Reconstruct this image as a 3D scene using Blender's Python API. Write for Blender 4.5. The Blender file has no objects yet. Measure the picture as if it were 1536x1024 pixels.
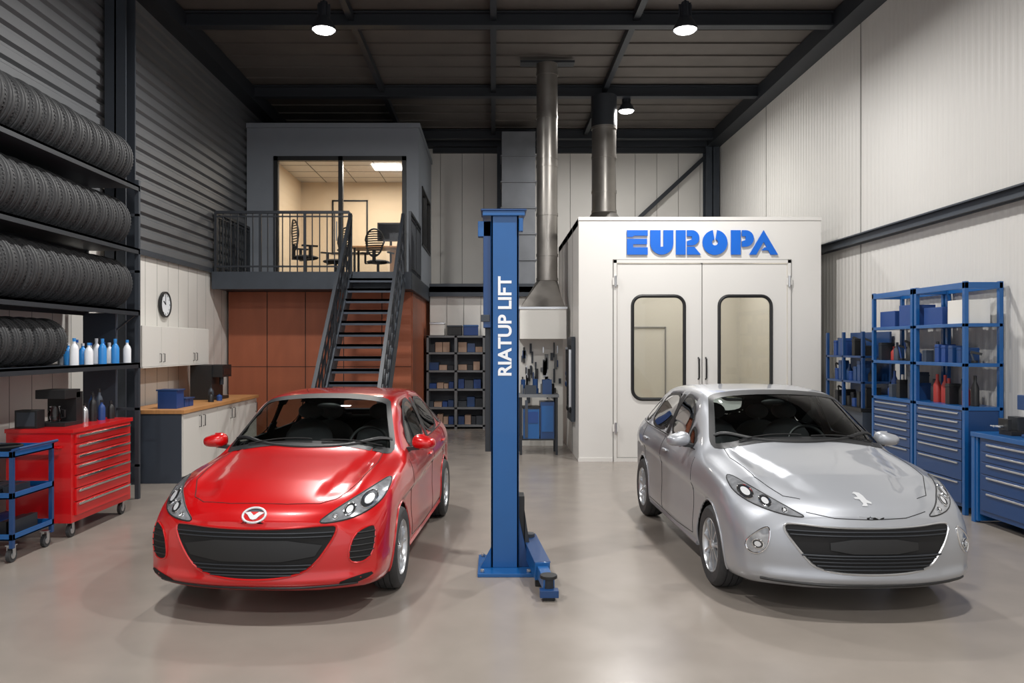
import bpy, bmesh, math, random
import numpy as np
from mathutils import Vector, Matrix
from mathutils.bvhtree import BVHTree
random.seed(7)
SC = bpy.context.scene
COL = SC.collection
SC.view_settings.view_transform = 'Standard'

# ------------------------------------------------------------------ materials
def srgb(r, g, b):
    def c(u):
        u /= 255.0
        return u/12.92 if u <= 0.04045 else ((u+0.055)/1.055)**2.4
    return (c(r), c(g), c(b), 1.0)

def mat(name, col, rough=0.5, metal=0.0, coat=0.0, emit=None, estr=0.0, noise=0.0, nscale=5.0,
        bump=0.0, bscale=60.0, stretch=None, spec=0.5, rvar=0.0):
    m = bpy.data.materials.new(name)
    m.use_nodes = True
    nt = m.node_tree
    p = nt.nodes["Principled BSDF"]
    p.inputs["Base Color"].default_value = col
    p.inputs["Roughness"].default_value = rough
    p.inputs["Metallic"].default_value = metal
    p.inputs["Coat Weight"].default_value = coat
    p.inputs["Coat Roughness"].default_value = 0.04
    p.inputs["Specular IOR Level"].default_value = spec
    if emit:
        p.inputs["Emission Color"].default_value = emit
        p.inputs["Emission Strength"].default_value = estr
    if noise > 0 or bump > 0 or rvar > 0:
        tc = nt.nodes.new("ShaderNodeTexCoord")
        mp = nt.nodes.new("ShaderNodeMapping")
        nt.links.new(tc.outputs["Object"], mp.inputs["Vector"])
        if stretch:
            mp.inputs["Scale"].default_value = stretch
    if noise > 0 or rvar > 0:
        n = nt.nodes.new("ShaderNodeTexNoise")
        n.inputs["Scale"].default_value = nscale
        n.inputs["Detail"].default_value = 6
        nt.links.new(mp.outputs[0], n.inputs["Vector"])
    if noise > 0:
        mr = nt.nodes.new("ShaderNodeMapRange")
        mr.inputs["From Min"].default_value = 0.25
        mr.inputs["From Max"].default_value = 0.75
        mr.inputs["To Min"].default_value = 1-noise
        mr.inputs["To Max"].default_value = 1+noise
        nt.links.new(n.outputs["Fac"], mr.inputs["Value"])
        mx = nt.nodes.new("ShaderNodeVectorMath")
        mx.operation = 'SCALE'
        mx.inputs[0].default_value = col[:3]
        nt.links.new(mr.outputs[0], mx.inputs["Scale"])
        nt.links.new(mx.outputs[0], p.inputs["Base Color"])
    if rvar > 0:
        m2 = nt.nodes.new("ShaderNodeMapRange")
        m2.inputs["From Min"].default_value = 0.3
        m2.inputs["From Max"].default_value = 0.7
        m2.inputs["To Min"].default_value = rough-rvar
        m2.inputs["To Max"].default_value = rough+rvar
        nt.links.new(n.outputs["Fac"], m2.inputs["Value"])
        nt.links.new(m2.outputs[0], p.inputs["Roughness"])
    if bump > 0:
        nb = nt.nodes.new("ShaderNodeTexNoise")
        nb.inputs["Scale"].default_value = bscale
        nt.links.new(mp.outputs[0], nb.inputs["Vector"])
        b = nt.nodes.new("ShaderNodeBump")
        b.inputs["Strength"].default_value = bump
        b.inputs["Distance"].default_value = 0.01
        nt.links.new(nb.outputs["Fac"], b.inputs["Height"])
        nt.links.new(b.outputs[0], p.inputs["Normal"])
    return m

def glassmat(name, tint):
    m = bpy.data.materials.new(name)
    m.use_nodes = True
    nt = m.node_tree
    nt.nodes.clear()
    o = nt.nodes.new("ShaderNodeOutputMaterial")
    t = nt.nodes.new("ShaderNodeBsdfTransparent")
    t.inputs[0].default_value = tint
    g = nt.nodes.new("ShaderNodeBsdfGlossy")
    g.inputs["Roughness"].default_value = 0.02
    f = nt.nodes.new("ShaderNodeFresnel")
    f.inputs[0].default_value = 1.45
    x = nt.nodes.new("ShaderNodeMixShader")
    nt.links.new(f.outputs[0], x.inputs[0])
    nt.links.new(t.outputs[0], x.inputs[1])
    nt.links.new(g.outputs[0], x.inputs[2])
    nt.links.new(x.outputs[0], o.inputs[0])
    return m

M = {}
M['floor'] = mat("epoxy_concrete", srgb(144,136,128), 0.22, noise=0.06, nscale=2.2, bump=0.03, bscale=300, rvar=0.05)
M['ceil'] = mat("ceiling_panel", srgb(86,81,77), 0.7, noise=0.15, nscale=1.5)
M['steel'] = mat("dark_steel", srgb(58,64,72), 0.5, 0.2, noise=0.08)
M['steel2'] = mat("charcoal_steel", srgb(42,46,52), 0.5, 0.2)
M['clad'] = mat("dark_cladding", srgb(96,98,101), 0.55, 0.15, noise=0.08, nscale=1.2)
M['white'] = mat("white_panel", srgb(220,217,211), 0.5, noise=0.03, nscale=1.5)
M['white_r'] = mat("white_cladding", srgb(204,202,198), 0.5, noise=0.03, nscale=0.8)
M['booth'] = mat("booth_white", srgb(222,220,216), 0.4, noise=0.015, nscale=1)
M['boothin'] = mat("booth_interior", srgb(205,200,188), 0.6)
M['orange'] = mat("terracotta_wood", srgb(152,84,56), 0.5, noise=0.18, nscale=3, stretch=(1,1,0.12))
M['grey'] = mat("office_grey", srgb(128,134,142), 0.5, noise=0.03)
M['beige'] = mat("office_beige", srgb(220,200,172), 0.7)
M['galv'] = mat("galvanised_duct", srgb(150,146,141), 0.36, 0.8, noise=0.16, nscale=3, rvar=0.08)
M['galvd'] = mat("weathered_duct", srgb(118,121,126), 0.45, 0.4, noise=0.18, nscale=2)
M['black'] = mat("black_plastic", srgb(26,27,29), 0.45)
M['blackm'] = mat("matt_black", srgb(16,16,18), 0.8)
M['rubber'] = mat("tyre_rubber", srgb(52,53,55), 0.62, noise=0.15, nscale=20, bump=0.3, bscale=90)
M['blue'] = mat("blue_enamel", srgb(14,84,146), 0.35, 0.0, coat=0.3, noise=0.04)
M['blued'] = mat("blue_enamel_dark", srgb(18,60,110), 0.4, coat=0.2)
M['logo'] = mat("logo_blue", srgb(0,100,205), 0.4)
M['redc'] = mat("red_enamel", srgb(200,14,20), 0.3, coat=0.4)
M['chrome'] = mat("chrome", srgb(225,226,228), 0.1, 1.0)
M['alu'] = mat("satin_aluminium", srgb(198,200,203), 0.28, 0.85)
M['lampglow'] = mat("lamp_glow", (1,1,1,1), 0.5, emit=(1,0.98,0.95,1), estr=16)
M['panelglow'] = mat("panel_glow", (1,1,1,1), 0.5, emit=(1,0.95,0.88,1), estr=6)
M['wood'] = mat("counter_wood", srgb(196,142,90), 0.4, noise=0.14, nscale=4, stretch=(6,0.6,1))
M['desk'] = mat("desk_wood", srgb(190,140,95), 0.5, noise=0.1, stretch=(1,6,1))
M['slate'] = mat("slate_panel", srgb(60,68,80), 0.5)
M['shelfg'] = mat("shelf_grey", srgb(112,115,118), 0.5, noise=0.05)
M['card'] = mat("cardboard", srgb(170,144,126), 0.8, noise=0.1)
M['cream'] = mat("cream_plastic", srgb(222,220,214), 0.45)
M['binblue'] = mat("bin_blue", srgb(30,66,128), 0.5)
M['binred'] = mat("bin_red", srgb(160,50,45), 0.5)
M['lblue'] = mat("bottle_blue", srgb(50,140,215), 0.35)
M['bwhite'] = mat("bottle_white", srgb(235,238,242), 0.35)
M['glassw'] = glassmat("window_glass", (0.88,0.89,0.90,1))
M['carglass'] = glassmat("car_glass", (0.76,0.82,0.80,1))
M['lens'] = mat("headlamp_lens", srgb(165,168,173), 0.14, 0.5, coat=1.0, noise=0.35, nscale=22)
M['lensd'] = mat("headlamp_dark", srgb(70,72,76), 0.15, 0.6, coat=1.0)
M['paintred'] = mat("red_car_paint", srgb(196,4,10), 0.28, 0.15, coat=1.0)
M['paintsil'] = mat("silver_car_paint", srgb(164,167,173), 0.40, 0.45, coat=0.8)
M['badge'] = mat("badge_silver", srgb(215,217,220), 0.3, 0.3)
M['seat'] = mat("seat_fabric", srgb(92,93,97), 0.85)
M['screen'] = mat("monitor_screen", srgb(20,22,26), 0.15)
M['seam'] = mat("panel_gap", srgb(20,20,20), 0.8)
M['seamw'] = mat("white_panel_gap", srgb(128,127,124), 0.8)
M['amber'] = mat("taillight", srgb(150,10,12), 0.2, coat=1.0)

# ------------------------------------------------------------------ mesh builder
class MB:
    def __init__(s):
        s.v=[]; s.f=[]; s.m=[]; s.mats=[]
    def mi(s, m):
        if isinstance(m, str): m = M[m]
        if m not in s.mats: s.mats.append(m)
        return s.mats.index(m)
    def add(s, vs, fs, m, T=None):
        o=len(s.v); k=s.mi(m)
        for p in vs:
            p=Vector(p)
            if T is not None: p = T @ p
            s.v.append(tuple(p))
        for f in fs:
            s.f.append([i+o for i in f]); s.m.append(k)
    def box(s, x0,x1,y0,y1,z0,z1, m, T=None):
        if x0>x1:x0,x1=x1,x0
        if y0>y1:y0,y1=y1,y0
        if z0>z1:z0,z1=z1,z0
        vs=[(x0,y0,z0),(x1,y0,z0),(x1,y1,z0),(x0,y1,z0),(x0,y0,z1),(x1,y0,z1),(x1,y1,z1),(x0,y1,z1)]
        s.add(vs,[(0,3,2,1),(4,5,6,7),(0,1,5,4),(1,2,6,5),(2,3,7,6),(3,0,4,7)],m,T)
    def bar(s, p0,p1,w,h,m, up=(0,0,1)):
        p0=Vector(p0);p1=Vector(p1);d=(p1-p0);d.normalize()
        u=Vector(up); sd=d.cross(u)
        if sd.length<1e-4: sd=d.cross(Vector((0,1,0)))
        sd.normalize(); u=sd.cross(d)
        vs=[]
        for p in (p0,p1):
            for a,b in ((-1,-1),(1,-1),(1,1),(-1,1)):
                vs.append(p+sd*(a*w/2)+u*(b*h/2))
        s.add(vs,[(0,1,2,3),(7,6,5,4),(0,4,5,1),(1,5,6,2),(2,6,7,3),(3,7,4,0)],m)
    def cyl(s,p0,p1,r,m,n=20,r2=None,caps=True,T=None):
        p0=Vector(p0);p1=Vector(p1);d=(p1-p0).normalized()
        a=Vector((0,0,1)) if abs(d.z)<0.9 else Vector((1,0,0))
        u=d.cross(a).normalized(); w=d.cross(u)
        if r2 is None:r2=r
        vs=[];
        for p,rr in ((p0,r),(p1,r2)):
            for i in range(n):
                t=2*math.pi*i/n
                vs.append(p+u*(rr*math.cos(t))+w*(rr*math.sin(t)))
        fs=[(i,(i+1)%n,n+(i+1)%n,n+i) for i in range(n)]
        if caps: fs+= [tuple(range(n))[::-1], tuple(range(n,2*n))]
        s.add(vs,fs,m,T)
    def tube(s,pts,r,m,n=8,closed=False):
        pts=[Vector(p) for p in pts]; N=len(pts); vs=[]
        pu=None
        for i,p in enumerate(pts):
            if closed: d=pts[(i+1)%N]-pts[i-1]
            else: d=pts[min(i+1,N-1)]-pts[max(i-1,0)]
            d.normalize()
            if pu is None:
                a=Vector((0,0,1)) if abs(d.z)<0.9 else Vector((1,0,0))
                u=d.cross(a).normalized()
            else:
                u=(pu-d*pu.dot(d)).normalized()
            pu=u; w=d.cross(u)
            for k in range(n):
                t=2*math.pi*k/n
                vs.append(p+u*(r*math.cos(t))+w*(r*math.sin(t)))
        fs=[]
        for i in range(N if closed else N-1):
            j=(i+1)%N
            for k in range(n):
                fs.append((i*n+k,i*n+(k+1)%n,j*n+(k+1)%n,j*n+k))
        if not closed: fs+= [tuple(range(n))[::-1], tuple(range((N-1)*n,N*n))]
        s.add(vs,fs,m)
    def lathe(s,prof,c,axis,m,n=32,closed=False):
        c=Vector(c); A={'x':(Vector((1,0,0)),Vector((0,1,0)),Vector((0,0,1))),
                        'y':(Vector((0,1,0)),Vector((0,0,1)),Vector((1,0,0))),
                        'z':(Vector((0,0,1)),Vector((1,0,0)),Vector((0,1,0)))}[axis]
        vs=[]
        for r,h in prof:
            for k in range(n):
                t=2*math.pi*k/n
                vs.append(c+A[0]*h+A[1]*(r*math.cos(t))+A[2]*(r*math.sin(t)))
        P=len(prof); fs=[]
        for i in range(P if closed else P-1):
            j=(i+1)%P
            for k in range(n):
                fs.append((i*n+k,i*n+(k+1)%n,j*n+(k+1)%n,j*n+k))
        s.add(vs,fs,m)
    def prism(s,poly,plane,a,b,m,T=None):
        def q(p,t):
            if plane=='xz': return (p[0],t,p[1])
            if plane=='yz': return (t,p[0],p[1])
            return (p[0],p[1],t)
        n=len(poly)
        vs=[q(p,a) for p in poly]+[q(p,b) for p in poly]
        fs=[tuple(range(n)),tuple(range(n,2*n))[::-1]]+[(i,n+i,n+(i+1)%n,(i+1)%n) for i in range(n)]
        s.add(vs,fs,m,T)
    def ell(s,c,rx,ry,rz,m,n=16,T=None,k=8):
        vs=[];fs=[]
        for i in range(k+1):
            ph=-math.pi/2+math.pi*i/k
            for j in range(n):
                t=2*math.pi*j/n
                vs.append((c[0]+rx*math.cos(ph)*math.cos(t),c[1]+ry*math.cos(ph)*math.sin(t),c[2]+rz*math.sin(ph)))
        for i in range(k):
            for j in range(n):
                fs.append((i*n+j,i*n+(j+1)%n,(i+1)*n+(j+1)%n,(i+1)*n+j))
        s.add(vs,fs,m,T)
    def finish(s,name,bevel=None,parent=None,sharp=35,fixn=True):
        me=bpy.data.meshes.new(name)
        me.from_pydata(s.v,[],s.f)
        for m in s.mats: me.materials.append(m)
        me.polygons.foreach_set("material_index",s.m)
        me.update()
        if fixn:
            bm=bmesh.new(); bm.from_mesh(me)
            bmesh.ops.recalc_face_normals(bm,faces=bm.faces)
            bm.to_mesh(me); bm.free()
        me.polygons.foreach_set("use_smooth",[True]*len(me.polygons))
        me.set_sharp_from_angle(angle=math.radians(sharp))
        o=bpy.data.objects.new(name,me); COL.objects.link(o)
        if bevel:
            b=o.modifiers.new("bevel",'BEVEL'); b.width=bevel; b.segments=2; b.limit_method='ANGLE'
            b.angle_limit=math.radians(40); b.harden_normals=True
        if parent: o.parent=parent
        return o

def empty(name,loc=(0,0,0),rz=0):
    e=bpy.data.objects.new(name,None); e.location=loc; e.rotation_euler=(0,0,rz)
    e.empty_display_size=0.2; COL.objects.link(e); return e

def area(name,loc,rot,sx,sy,power,col=(1,1,1),shape='RECTANGLE',parent=None):
    l=bpy.data.lights.new(name,'AREA'); l.shape=shape; l.size=sx
    if shape in('RECTANGLE','ELLIPSE'): l.size_y=sy
    l.energy=power; l.color=col
    o=bpy.data.objects.new(name,l); o.location=loc; o.rotation_euler=rot; COL.objects.link(o)
    if parent: o.parent=parent
    return o

# ------------------------------------------------------------------ room
XL,XR,YB,ZC,YF=-5.25,5.75,20.4,7.25,-4.0
b=MB(); b.box(XL-.3,XR+.3,YF,YB+.3,-.2,0,'floor'); b.finish("floor")
b=MB(); b.box(XL-.3,XR+.3,YF,YB+.3,ZC,ZC+.2,'ceil')
y=YF
while y<YB:
    b.box(XL,XR,y,y+.035,ZC-.03,ZC,'ceil'); y+=.6
b.finish("ceiling")
b=MB()
for y in (1.9,5.5,9.1,12.7,16.3,19.6):
    b.box(XL,XR,y-.09,y+.09,ZC-.26,ZC-.235,'steel2'); b.box(XL,XR,y-.09,y+.09,ZC-.055,ZC-.03,'steel2')
    b.box(XL,XR,y-.012,y+.012,ZC-.24,ZC-.05,'steel2')
for x in (-2.28,0,2.28):
    b.box(x-.05,x+.05,YF,YB,ZC-.16,ZC-.03,'steel2')
for x0,x1 in ((XR-.34,XR-.01),(XL+.01,XL+.34)):
    b.box(x0,x1,YF,YB,ZC-.32,ZC-.03,'steel2')
b.box(XL,XR,YB-.32,YB-.01,ZC-.3,ZC-.03,'steel2')
b.finish("trim_roof_beams")
b=MB(); b.box(XR,XR+.2,YF,YB+.2,0,ZC,'white_r')
y=YF
while y<YB:
    b.prism([(XR+.001,y),(XR-.004,y+.015),(XR-.004,y+.075),(XR+.001,y+.09)],'xy',0,ZC,'white_r'); y+=.125
b.finish("wall_right")
b=MB()
for y in (16.7,12.4,7.2,3):
    b.box(XR-.012,XR,y-.008,y+.008,0,ZC,'seamw')
b.finish("trim_wall_seams")
b=MB()
b.box(XR-.16,XR-.006,YF,YB-.35,3.48,3.50,'steel'); b.box(XR-.16,XR-.006,YF,YB-.35,3.60,3.62,'steel'); b.box(XR-.10,XR-.07,YF,YB-.35,3.48,3.62,'steel')
b.finish("trim_right_rail")
def hcol(k,x,y,w,d,z1,m='steel'):
    b=MB()
    b.box(x-w/2,x+w/2,y-d/2,y-d/2+.025,0,z1,m); b.box(x-w/2,x+w/2,y+d/2-.025,y+d/2,0,z1,m); b.box(x-.012,x+.012,y-d/2,y+d/2,0,z1,m)
    b.finish("trim_column_%d"%k)
hcol(1,XR-.2,YB-.18,.34,.3,ZC-.3); hcol(2,XL+.22,10.70,.28,.3,ZC-.3); hcol(3,.22,YB-.15,.25,.25,ZC-.3); hcol(4,XL+.22,3.0,.28,.3,ZC-.3)
b=MB(); b.box(XL,XR+.2,YB+.04,YB+.2,0,ZC,'seamw')
x=XL
while x<XR:
    b.box(x+.006,min(x+.55,XR),YB,YB+.06,0,ZC,'white'); x+=.556
b.finish("wall_back")
b=MB(); b.bar((5.45,YB-.18,6.75),(3.55,YB-.18,5.0),.10,.10,'steel2')
b.box(XL+3.7,XR-.3,YB-.12,YB-.01,ZC-.42,ZC-.3,'steel2')
b.finish("trim_wind_brace")
b=MB(); b.box(XL-.2,XL,YF,YB,0,3.3,'white')
y=YF
while y<YB:
    b.box(XL,XL+.002,y,y+.008,0,3.3,'seamw'); y+=.42
b.finish("wall_left")
b=MB(); pr=[(XL-.2,ZC),(XL-.2,3.3)]; z=3.3
while z<ZC-.01:
    pr+= [(XL+.0,z),(XL+.045,z+.03),(XL+.045,z+.12),(XL+.0,z+.15)]; z+=.185
pr.append((XL,ZC))
b.prism(pr,'xz',YF,YB,'clad')
b.finish("wall_left_cladding",sharp=15)
b=MB(); b.box(XL+.05,XL+.07,YF,YB-.4,3.24,3.32,'steel'); b.finish("trim_left_flashing")
b=MB()
b.box(-1.5,1.36,18.72,18.84,0,3.15,'white')
for x in (-1.5,-1.1,-.7,-.3,.1,.5,.9): b.box(x,x+.01,18.712,18.72,0,3.15,'seamw')
b.box(-1.5,1.36,18.6,YB-.35,3.15,3.28,'steel')
b.box(-1.5,1.36,18.6,18.66,3.05,3.35,'steel')
b.finish("wall_partition")

# ------------------------------------------------------------------ mezzanine office
OX0,OX1,OY0,OZ0,OZ1=XL+.06,-1.57,16.7,3.22,6.47
b=MB()
b.box(OX0,OX1-.04,15.55,15.65,0,2.95,'orange')
x=OX0+.75
while x<OX1-.1:
    b.box(x,x+.014,15.545,15.556,0,2.95,'seam'); x+=.75
b.box(OX0,OX1-.04,15.545,15.556,1.48,1.49,'seam')
b.box(OX1-.1,OX1-.02,15.65,YB-.35,0,2.95,'orange')
b.finish("wall_storeroom")
b=MB()
b.box(OX0,OX1,14.7,YB-.35,2.96,3.22,'steel')
b.box(OX0,OX1+.05,14.62,14.7,2.94,3.26,'steel')
b.box(OX1,OX1+.06,14.70,YB-.35,2.94,3.26,'steel')
b.finish("floor_mezzanine")
dx0,dx1,dz1=-4.62,-1.83,5.88
b=MB()
b.box(OX0,dx0,OY0,OY0+.12,OZ0,OZ1,'grey'); b.box(dx1,OX1,OY0,OY0+.12,OZ0,OZ1,'grey'); b.box(dx0,dx1,OY0,OY0+.12,dz1,OZ1,'grey')
b.finish("wall_office_front")
b=MB()
b.box(OX1-.12,OX1,OY0+.12,YB-.35,OZ0,4.1,'grey'); b.box(OX1-.12,OX1,OY0+.12,YB-.35,5.4,OZ1,'grey')
b.box(OX1-.12,OX1,OY0+.12,17.4,4.1,5.4,'grey'); b.box(OX1-.12,OX1,19.6,YB-.35,4.1,5.4,'grey')
b.box(OX1-.16,OX1-.125,OY0+.12,17.38,OZ0,6.0,'beige')
b.finish("wall_office_side")
b=MB()
for z in (4.1,5.36): b.box(OX1-.08,OX1+.02,17.4,19.6,z,z+.04,'black')
for y in (17.4,18.5,19.56): b.box(OX1-.08,OX1+.02,y,y+.04,4.1,5.4,'black')
b.box(OX1-.05,OX1-.04,17.44,19.56,4.14,5.36,'glassw')
b.finish("window_1")
b=MB(); b.box(OX0,OX1+.03,OY0-.05,YB-.35,OZ1,OZ1+.1,'grey'); b.box(OX0+.3,OX1-.12,OY0+.12,YB-.4,6.0,6.06,'cream')
for x in (-4.2,-3.45,-2.7,-1.95): b.box(x,x+.02,OY0+.12,YB-.46,5.995,6.0,'seamw')
for y in (17.4,18.05,18.7,19.35): b.box(OX0+.36,OX1-.16,y,y+.02,5.995,6.0,'seamw')
b.finish("ceiling_office")
b=MB(); b.box(OX0+.3,OX0+.36,OY0+.12,YB-.4,OZ0,6.0,'beige'); b.finish("wall_office_left")
b=MB(); b.box(OX0+.36,OX1-.16,YB-.46,YB-.4,OZ0,6.0,'beige'); b.finish("wall_office_back")
b=MB()
fy0,fy1=OY0-.03,OY0+.09
for x0,x1 in ((dx0,dx0+.09),(dx1-.09,dx1),(-3.26,-3.17)): b.box(x0,x1,fy0,fy1,OZ0,dz1,'black')
b.box(dx0,dx1,fy0,fy1,dz1-.09,dz1,'black'); b.box(dx0,dx1,fy0,fy1,OZ0,OZ0+.06,'black')
b.box(dx0+.09,-3.26,OY0+.02,OY0+.03,OZ0+.06,dz1-.09,'glassw'); b.box(-3.17,dx1-.09,OY0+.05,OY0+.06,OZ0+.06,dz1-.09,'glassw')
b.box(-3.30,-3.28,fy0-.04,fy0,4.1,4.5,'alu')
b.finish("door_1")
b=MB(); b.box(-2.75,-2.1,17.9,18.5,5.975,5.994,'panelglow'); o=b.finish("ceiling_light_panel")
area("office_light",(-2.7,18.2,5.93),(0,0,0),1.4,1.0,150,(1,.91,.78)).parent=o
b=MB(); b.box(-3.3,-1.85,18.3,19.0,4.16,4.2,'desk')
for x in (-3.24,-1.93):
    b.box(x,x+.05,18.35,18.4,3.225,4.16,'black'); b.box(x,x+.05,18.9,18.95,3.225,4.16,'black')
b.box(-2.4,-1.95,18.4,18.9,3.3,4.1,'desk')
b.finish("office_desk",bevel=.004)
b=MB()
for x0,x1,yy in ((-2.72,-2.1,18.6),):
    b.box(x0,x1,yy,yy+.04,4.34,4.78,'black'); b.box(x0+.03,x1-.03,yy-.003,yy,4.37,4.75,'screen'); b.cyl(((x0+x1)/2,yy+.06,4.22),((x0+x1)/2,yy+.06,4.4),.03,'black'); b.box((x0+x1)/2-.13,(x0+x1)/2+.13,yy-.05,yy+.15,4.202,4.22,'black')
b.finish("computer_monitor",bevel=.004)
def office_chair(x,y,rz,sc=1.15):
    b=MB(); T=Matrix.Translation((x,y,3.225))@Matrix.Rotation(rz,4,'Z')@Matrix.Scale(sc,4)
    b.ell((0,0,.52),.26,.25,.05,'blackm',T=T)
    fr=[(.22*math.cos(a)*(1 if math.sin(a)>0 else .85),.24-.04*abs(math.cos(a)),.92+.30*math.sin(a)) for a in np.linspace(0,2*math.pi,29)[:-1]]
    b.tube([T@Vector(p) for p in fr],.02,'black',closed=True)
    for k in range(11):
        z=.66+k*.05; hw=.22*math.sqrt(max(0,1-((z-.92)/.30)**2))*.98
        b.tube([T@Vector((hw*t,.24-.04*abs(t),z)) for t in (-1,-.5,0,.5,1)],.014,'black',n=6)
    b.cyl((0,0,.12),(0,0,.48),.03,'black',T=T)
    b.box(-.03,.03,.2,.26,.5,.75,'black',T); b.box(-.03,.03,.0,.26,.47,.51,'black',T)
    for s in(-1,1):
        b.box(s*.3-.03,s*.3+.03,-.14,.16,.70,.73,'black',T); b.box(s*.3-.015,s*.3+.015,-.02,.03,.5,.70,'black',T); b.box(min(0,s*.3),max(0,s*.3),-.02,.03,.48,.5,'black',T)
    for i in range(5):
        a=i*2*math.pi/5
        b.cyl((0,0,.12),(.3*math.cos(a),.3*math.sin(a),.07),.02,'black',n=8,T=T)
        b.ell((.3*math.cos(a),.3*math.sin(a),.035),.03,.03,.035,'black',n=8,T=T,k=6)
    b.finish("office_chair")
office_chair(-4.12,17.4,2.1); office_chair(-3.62,18.2,-.8); office_chair(-2.55,17.55,2.9,1.0)
b=MB()
fx0,fx1,fz0,fz1=-4.05,-3.15,4.2,5.55
yy=YB-.49
b.box(fx0,fx1,yy,yy+.025,fz1-.04,fz1,'black'); b.box(fx0,fx1,yy,yy+.025,fz0,fz0+.04,'black'); b.box(fx0,fx0+.04,yy,yy+.025,fz0,fz1,'black'); b.box(fx1-.04,fx1,yy,yy+.025,fz0,fz1,'black')
b.box(fx0+.04,fx1-.04,yy+.015,yy+.025,fz0+.04,fz1-.04,'beige')
b.finish("picture_frame")

b=MB()
def rail_run(b,p0,p1,h,n,m='steel2'):
    p0=Vector(p0);p1=Vector(p1)
    up=Vector((0,0,h))
    b.bar(p0+up,p1+up,.05,.05,m); b.bar(p0+Vector((0,0,.1)),p1+Vector((0,0,.1)),.03,.03,m); b.bar(p0+up*.93,p1+up*.93,.025,.025,m)
    for i in range(n+1):
        q=p0.lerp(p1,i/n); w=.045 if i%6==0 or i==n else .018
        b.bar(q,q+up,w,w,m,up=(0,1,0))
rail_run(b,(OX0+.06,14.66,3.26),(-2.66,14.66,3.26),1.1,18)
rail_run(b,(OX0+.06,14.72,3.26),(OX0+.06,16.64,3.26),1.1,12)
rail_run(b,(OX1+.03,14.66,3.26),(OX1+.03,16.64,3.26),1.1,12)
b.finish("balcony_railing")
b=MB()
sx0,sx1=-2.62,-1.66; yt,yb_=14.58,11.35
for x in (sx0,sx1):
    b.bar((x,yt,3.08),(x,yb_,.12),.06,.32,'steel')
    b.bar((x,yt,4.3),(x,yb_+.15,1.22),.055,.07,'steel2')
    b.bar((x,yt,3.95),(x,yb_+.15,.87),.025,.03,'steel2')
    b.bar((x,yt,3.65),(x,yb_+.15,.57),.025,.03,'steel2')
    for i in range(15):
        t=i/14; y=yt+(yb_+.15-yt)*t; z=3.2+(-3.08)*t
        w=.05 if i in (0,7,14) else .022
        b.bar((x,y,z),(x,y,z+1.1),w,w,'steel2',up=(0,1,0))
    b.box(x-.08,x+.08,yb_-.1,yb_+.15,0,.02,'steel')
for i in range(16):
    t=(i+.5)/16; y=yt-.02+(yb_-yt)*t; z=3.18*(1-t)+.02
    b.box(sx0+.02,sx1-.02,y-.13,y+.11,z-.025,z+.015,'steel'); b.box(sx0+.02,sx1-.02,y-.13,y-.11,z-.06,z+.015,'slate')
b.finish("staircase")

# ------------------------------------------------------------------ paint booth
def rrect(x0,x1,z0,z1,r,n=6):
    pts=[]
    for cx,cz,a0 in ((x1-r,z1-r,0),(x0+r,z1-r,90),(x0+r,z0+r,180),(x1-r,z0+r,270)):
        for i in range(n+1):
            a=math.radians(a0+90*i/n); pts.append((cx+r*math.cos(a),cz+r*math.sin(a)))
    return pts
def plate_hole(b,x0,x1,z0,z1,hole,ya,yb2,m):
    cx=sum(p[0] for p in hole)/len(hole); cz=sum(p[1] for p in hole)/len(hole)
    out=[]
    for px,pz in hole:
        dx,dz=px-cx,pz-cz
        t=min((x1-cx)/dx if dx>1e-6 else 1e9,(x0-cx)/dx if dx<-1e-6 else 1e9,(z1-cz)/dz if dz>1e-6 else 1e9,(z0-cz)/dz if dz<-1e-6 else 1e9)
        out.append([cx+dx*t,cz+dz*t])
    for c in ((x0,z0),(x1,z0),(x0,z1),(x1,z1)):
        k=min(range(len(out)),key=lambda i:(out[i][0]-c[0])**2+(out[i][1]-c[1])**2); out[k]=list(c)
    n=len(hole); vs=[]
    for yv in (ya,yb2):
        vs+=[(p[0],yv,p[1]) for p in hole]+[(p[0],yv,p[1]) for p in out]
    fs=[]
    for i in range(n):
        j=(i+1)%n
        fs+= [(i,j,n+j,n+i),(2*n+i,3*n+i,3*n+j,2*n+j),(i,2*n+i,2*n+j,j),(n+i,n+j,3*n+j,3*n+i)]
    b.add(vs,fs,m)
bx0,bx1,by0,by1,bz=1.40,5.37,13.0,17.0,4.0
ddx0,ddx1,ddz=2.0,4.84,3.27
b=MB()
b.box(bx0,ddx0,by0,by0+.12,0,bz,'booth'); b.box(ddx1,bx1,by0,by0+.12,0,bz,'booth'); b.box(ddx0,ddx1,by0,by0+.12,ddz,bz,'booth')
b.box(bx0,bx0+.1,by0+.12,by1,0,bz,'booth'); b.box(bx1-.1,bx1,by0+.12,by1,0,bz,'booth'); b.box(bx0,bx1,by1-.1,by1,0,bz,'booth')
b.box(bx0,bx1,by0+.12,by1-.1,bz-.12,bz,'booth'); b.box(bx0-.01,bx1+.01,by0-.015,by0,bz-.05,bz+.005,'booth')
b.box(bx0-.01,bx1+.01,by0-.012,by0,0,.06,'booth')
for yy in (14.0,15.0,16.0): b.box(bx0-.004,bx0,yy,yy+.012,0,bz,'seamw')
b.box(bx0+.1,bx0+.12,by0+.12,by1-.1,0,bz-.12,'boothin'); b.box(bx1-.12,bx1-.1,by0+.12,by1-.1,0,bz-.12,'boothin'); b.box(bx0+.1,bx1-.1,by1-.12,by1-.1,0,bz-.12,'boothin')
b.box(bx0+.12,bx1-.12,by0+.14,by1-.12,bz-.15,bz-.12,'boothin'); b.box(bx0+.12,bx1-.12,by0+.12,by1-.12,0,.01,'boothin')
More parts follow.
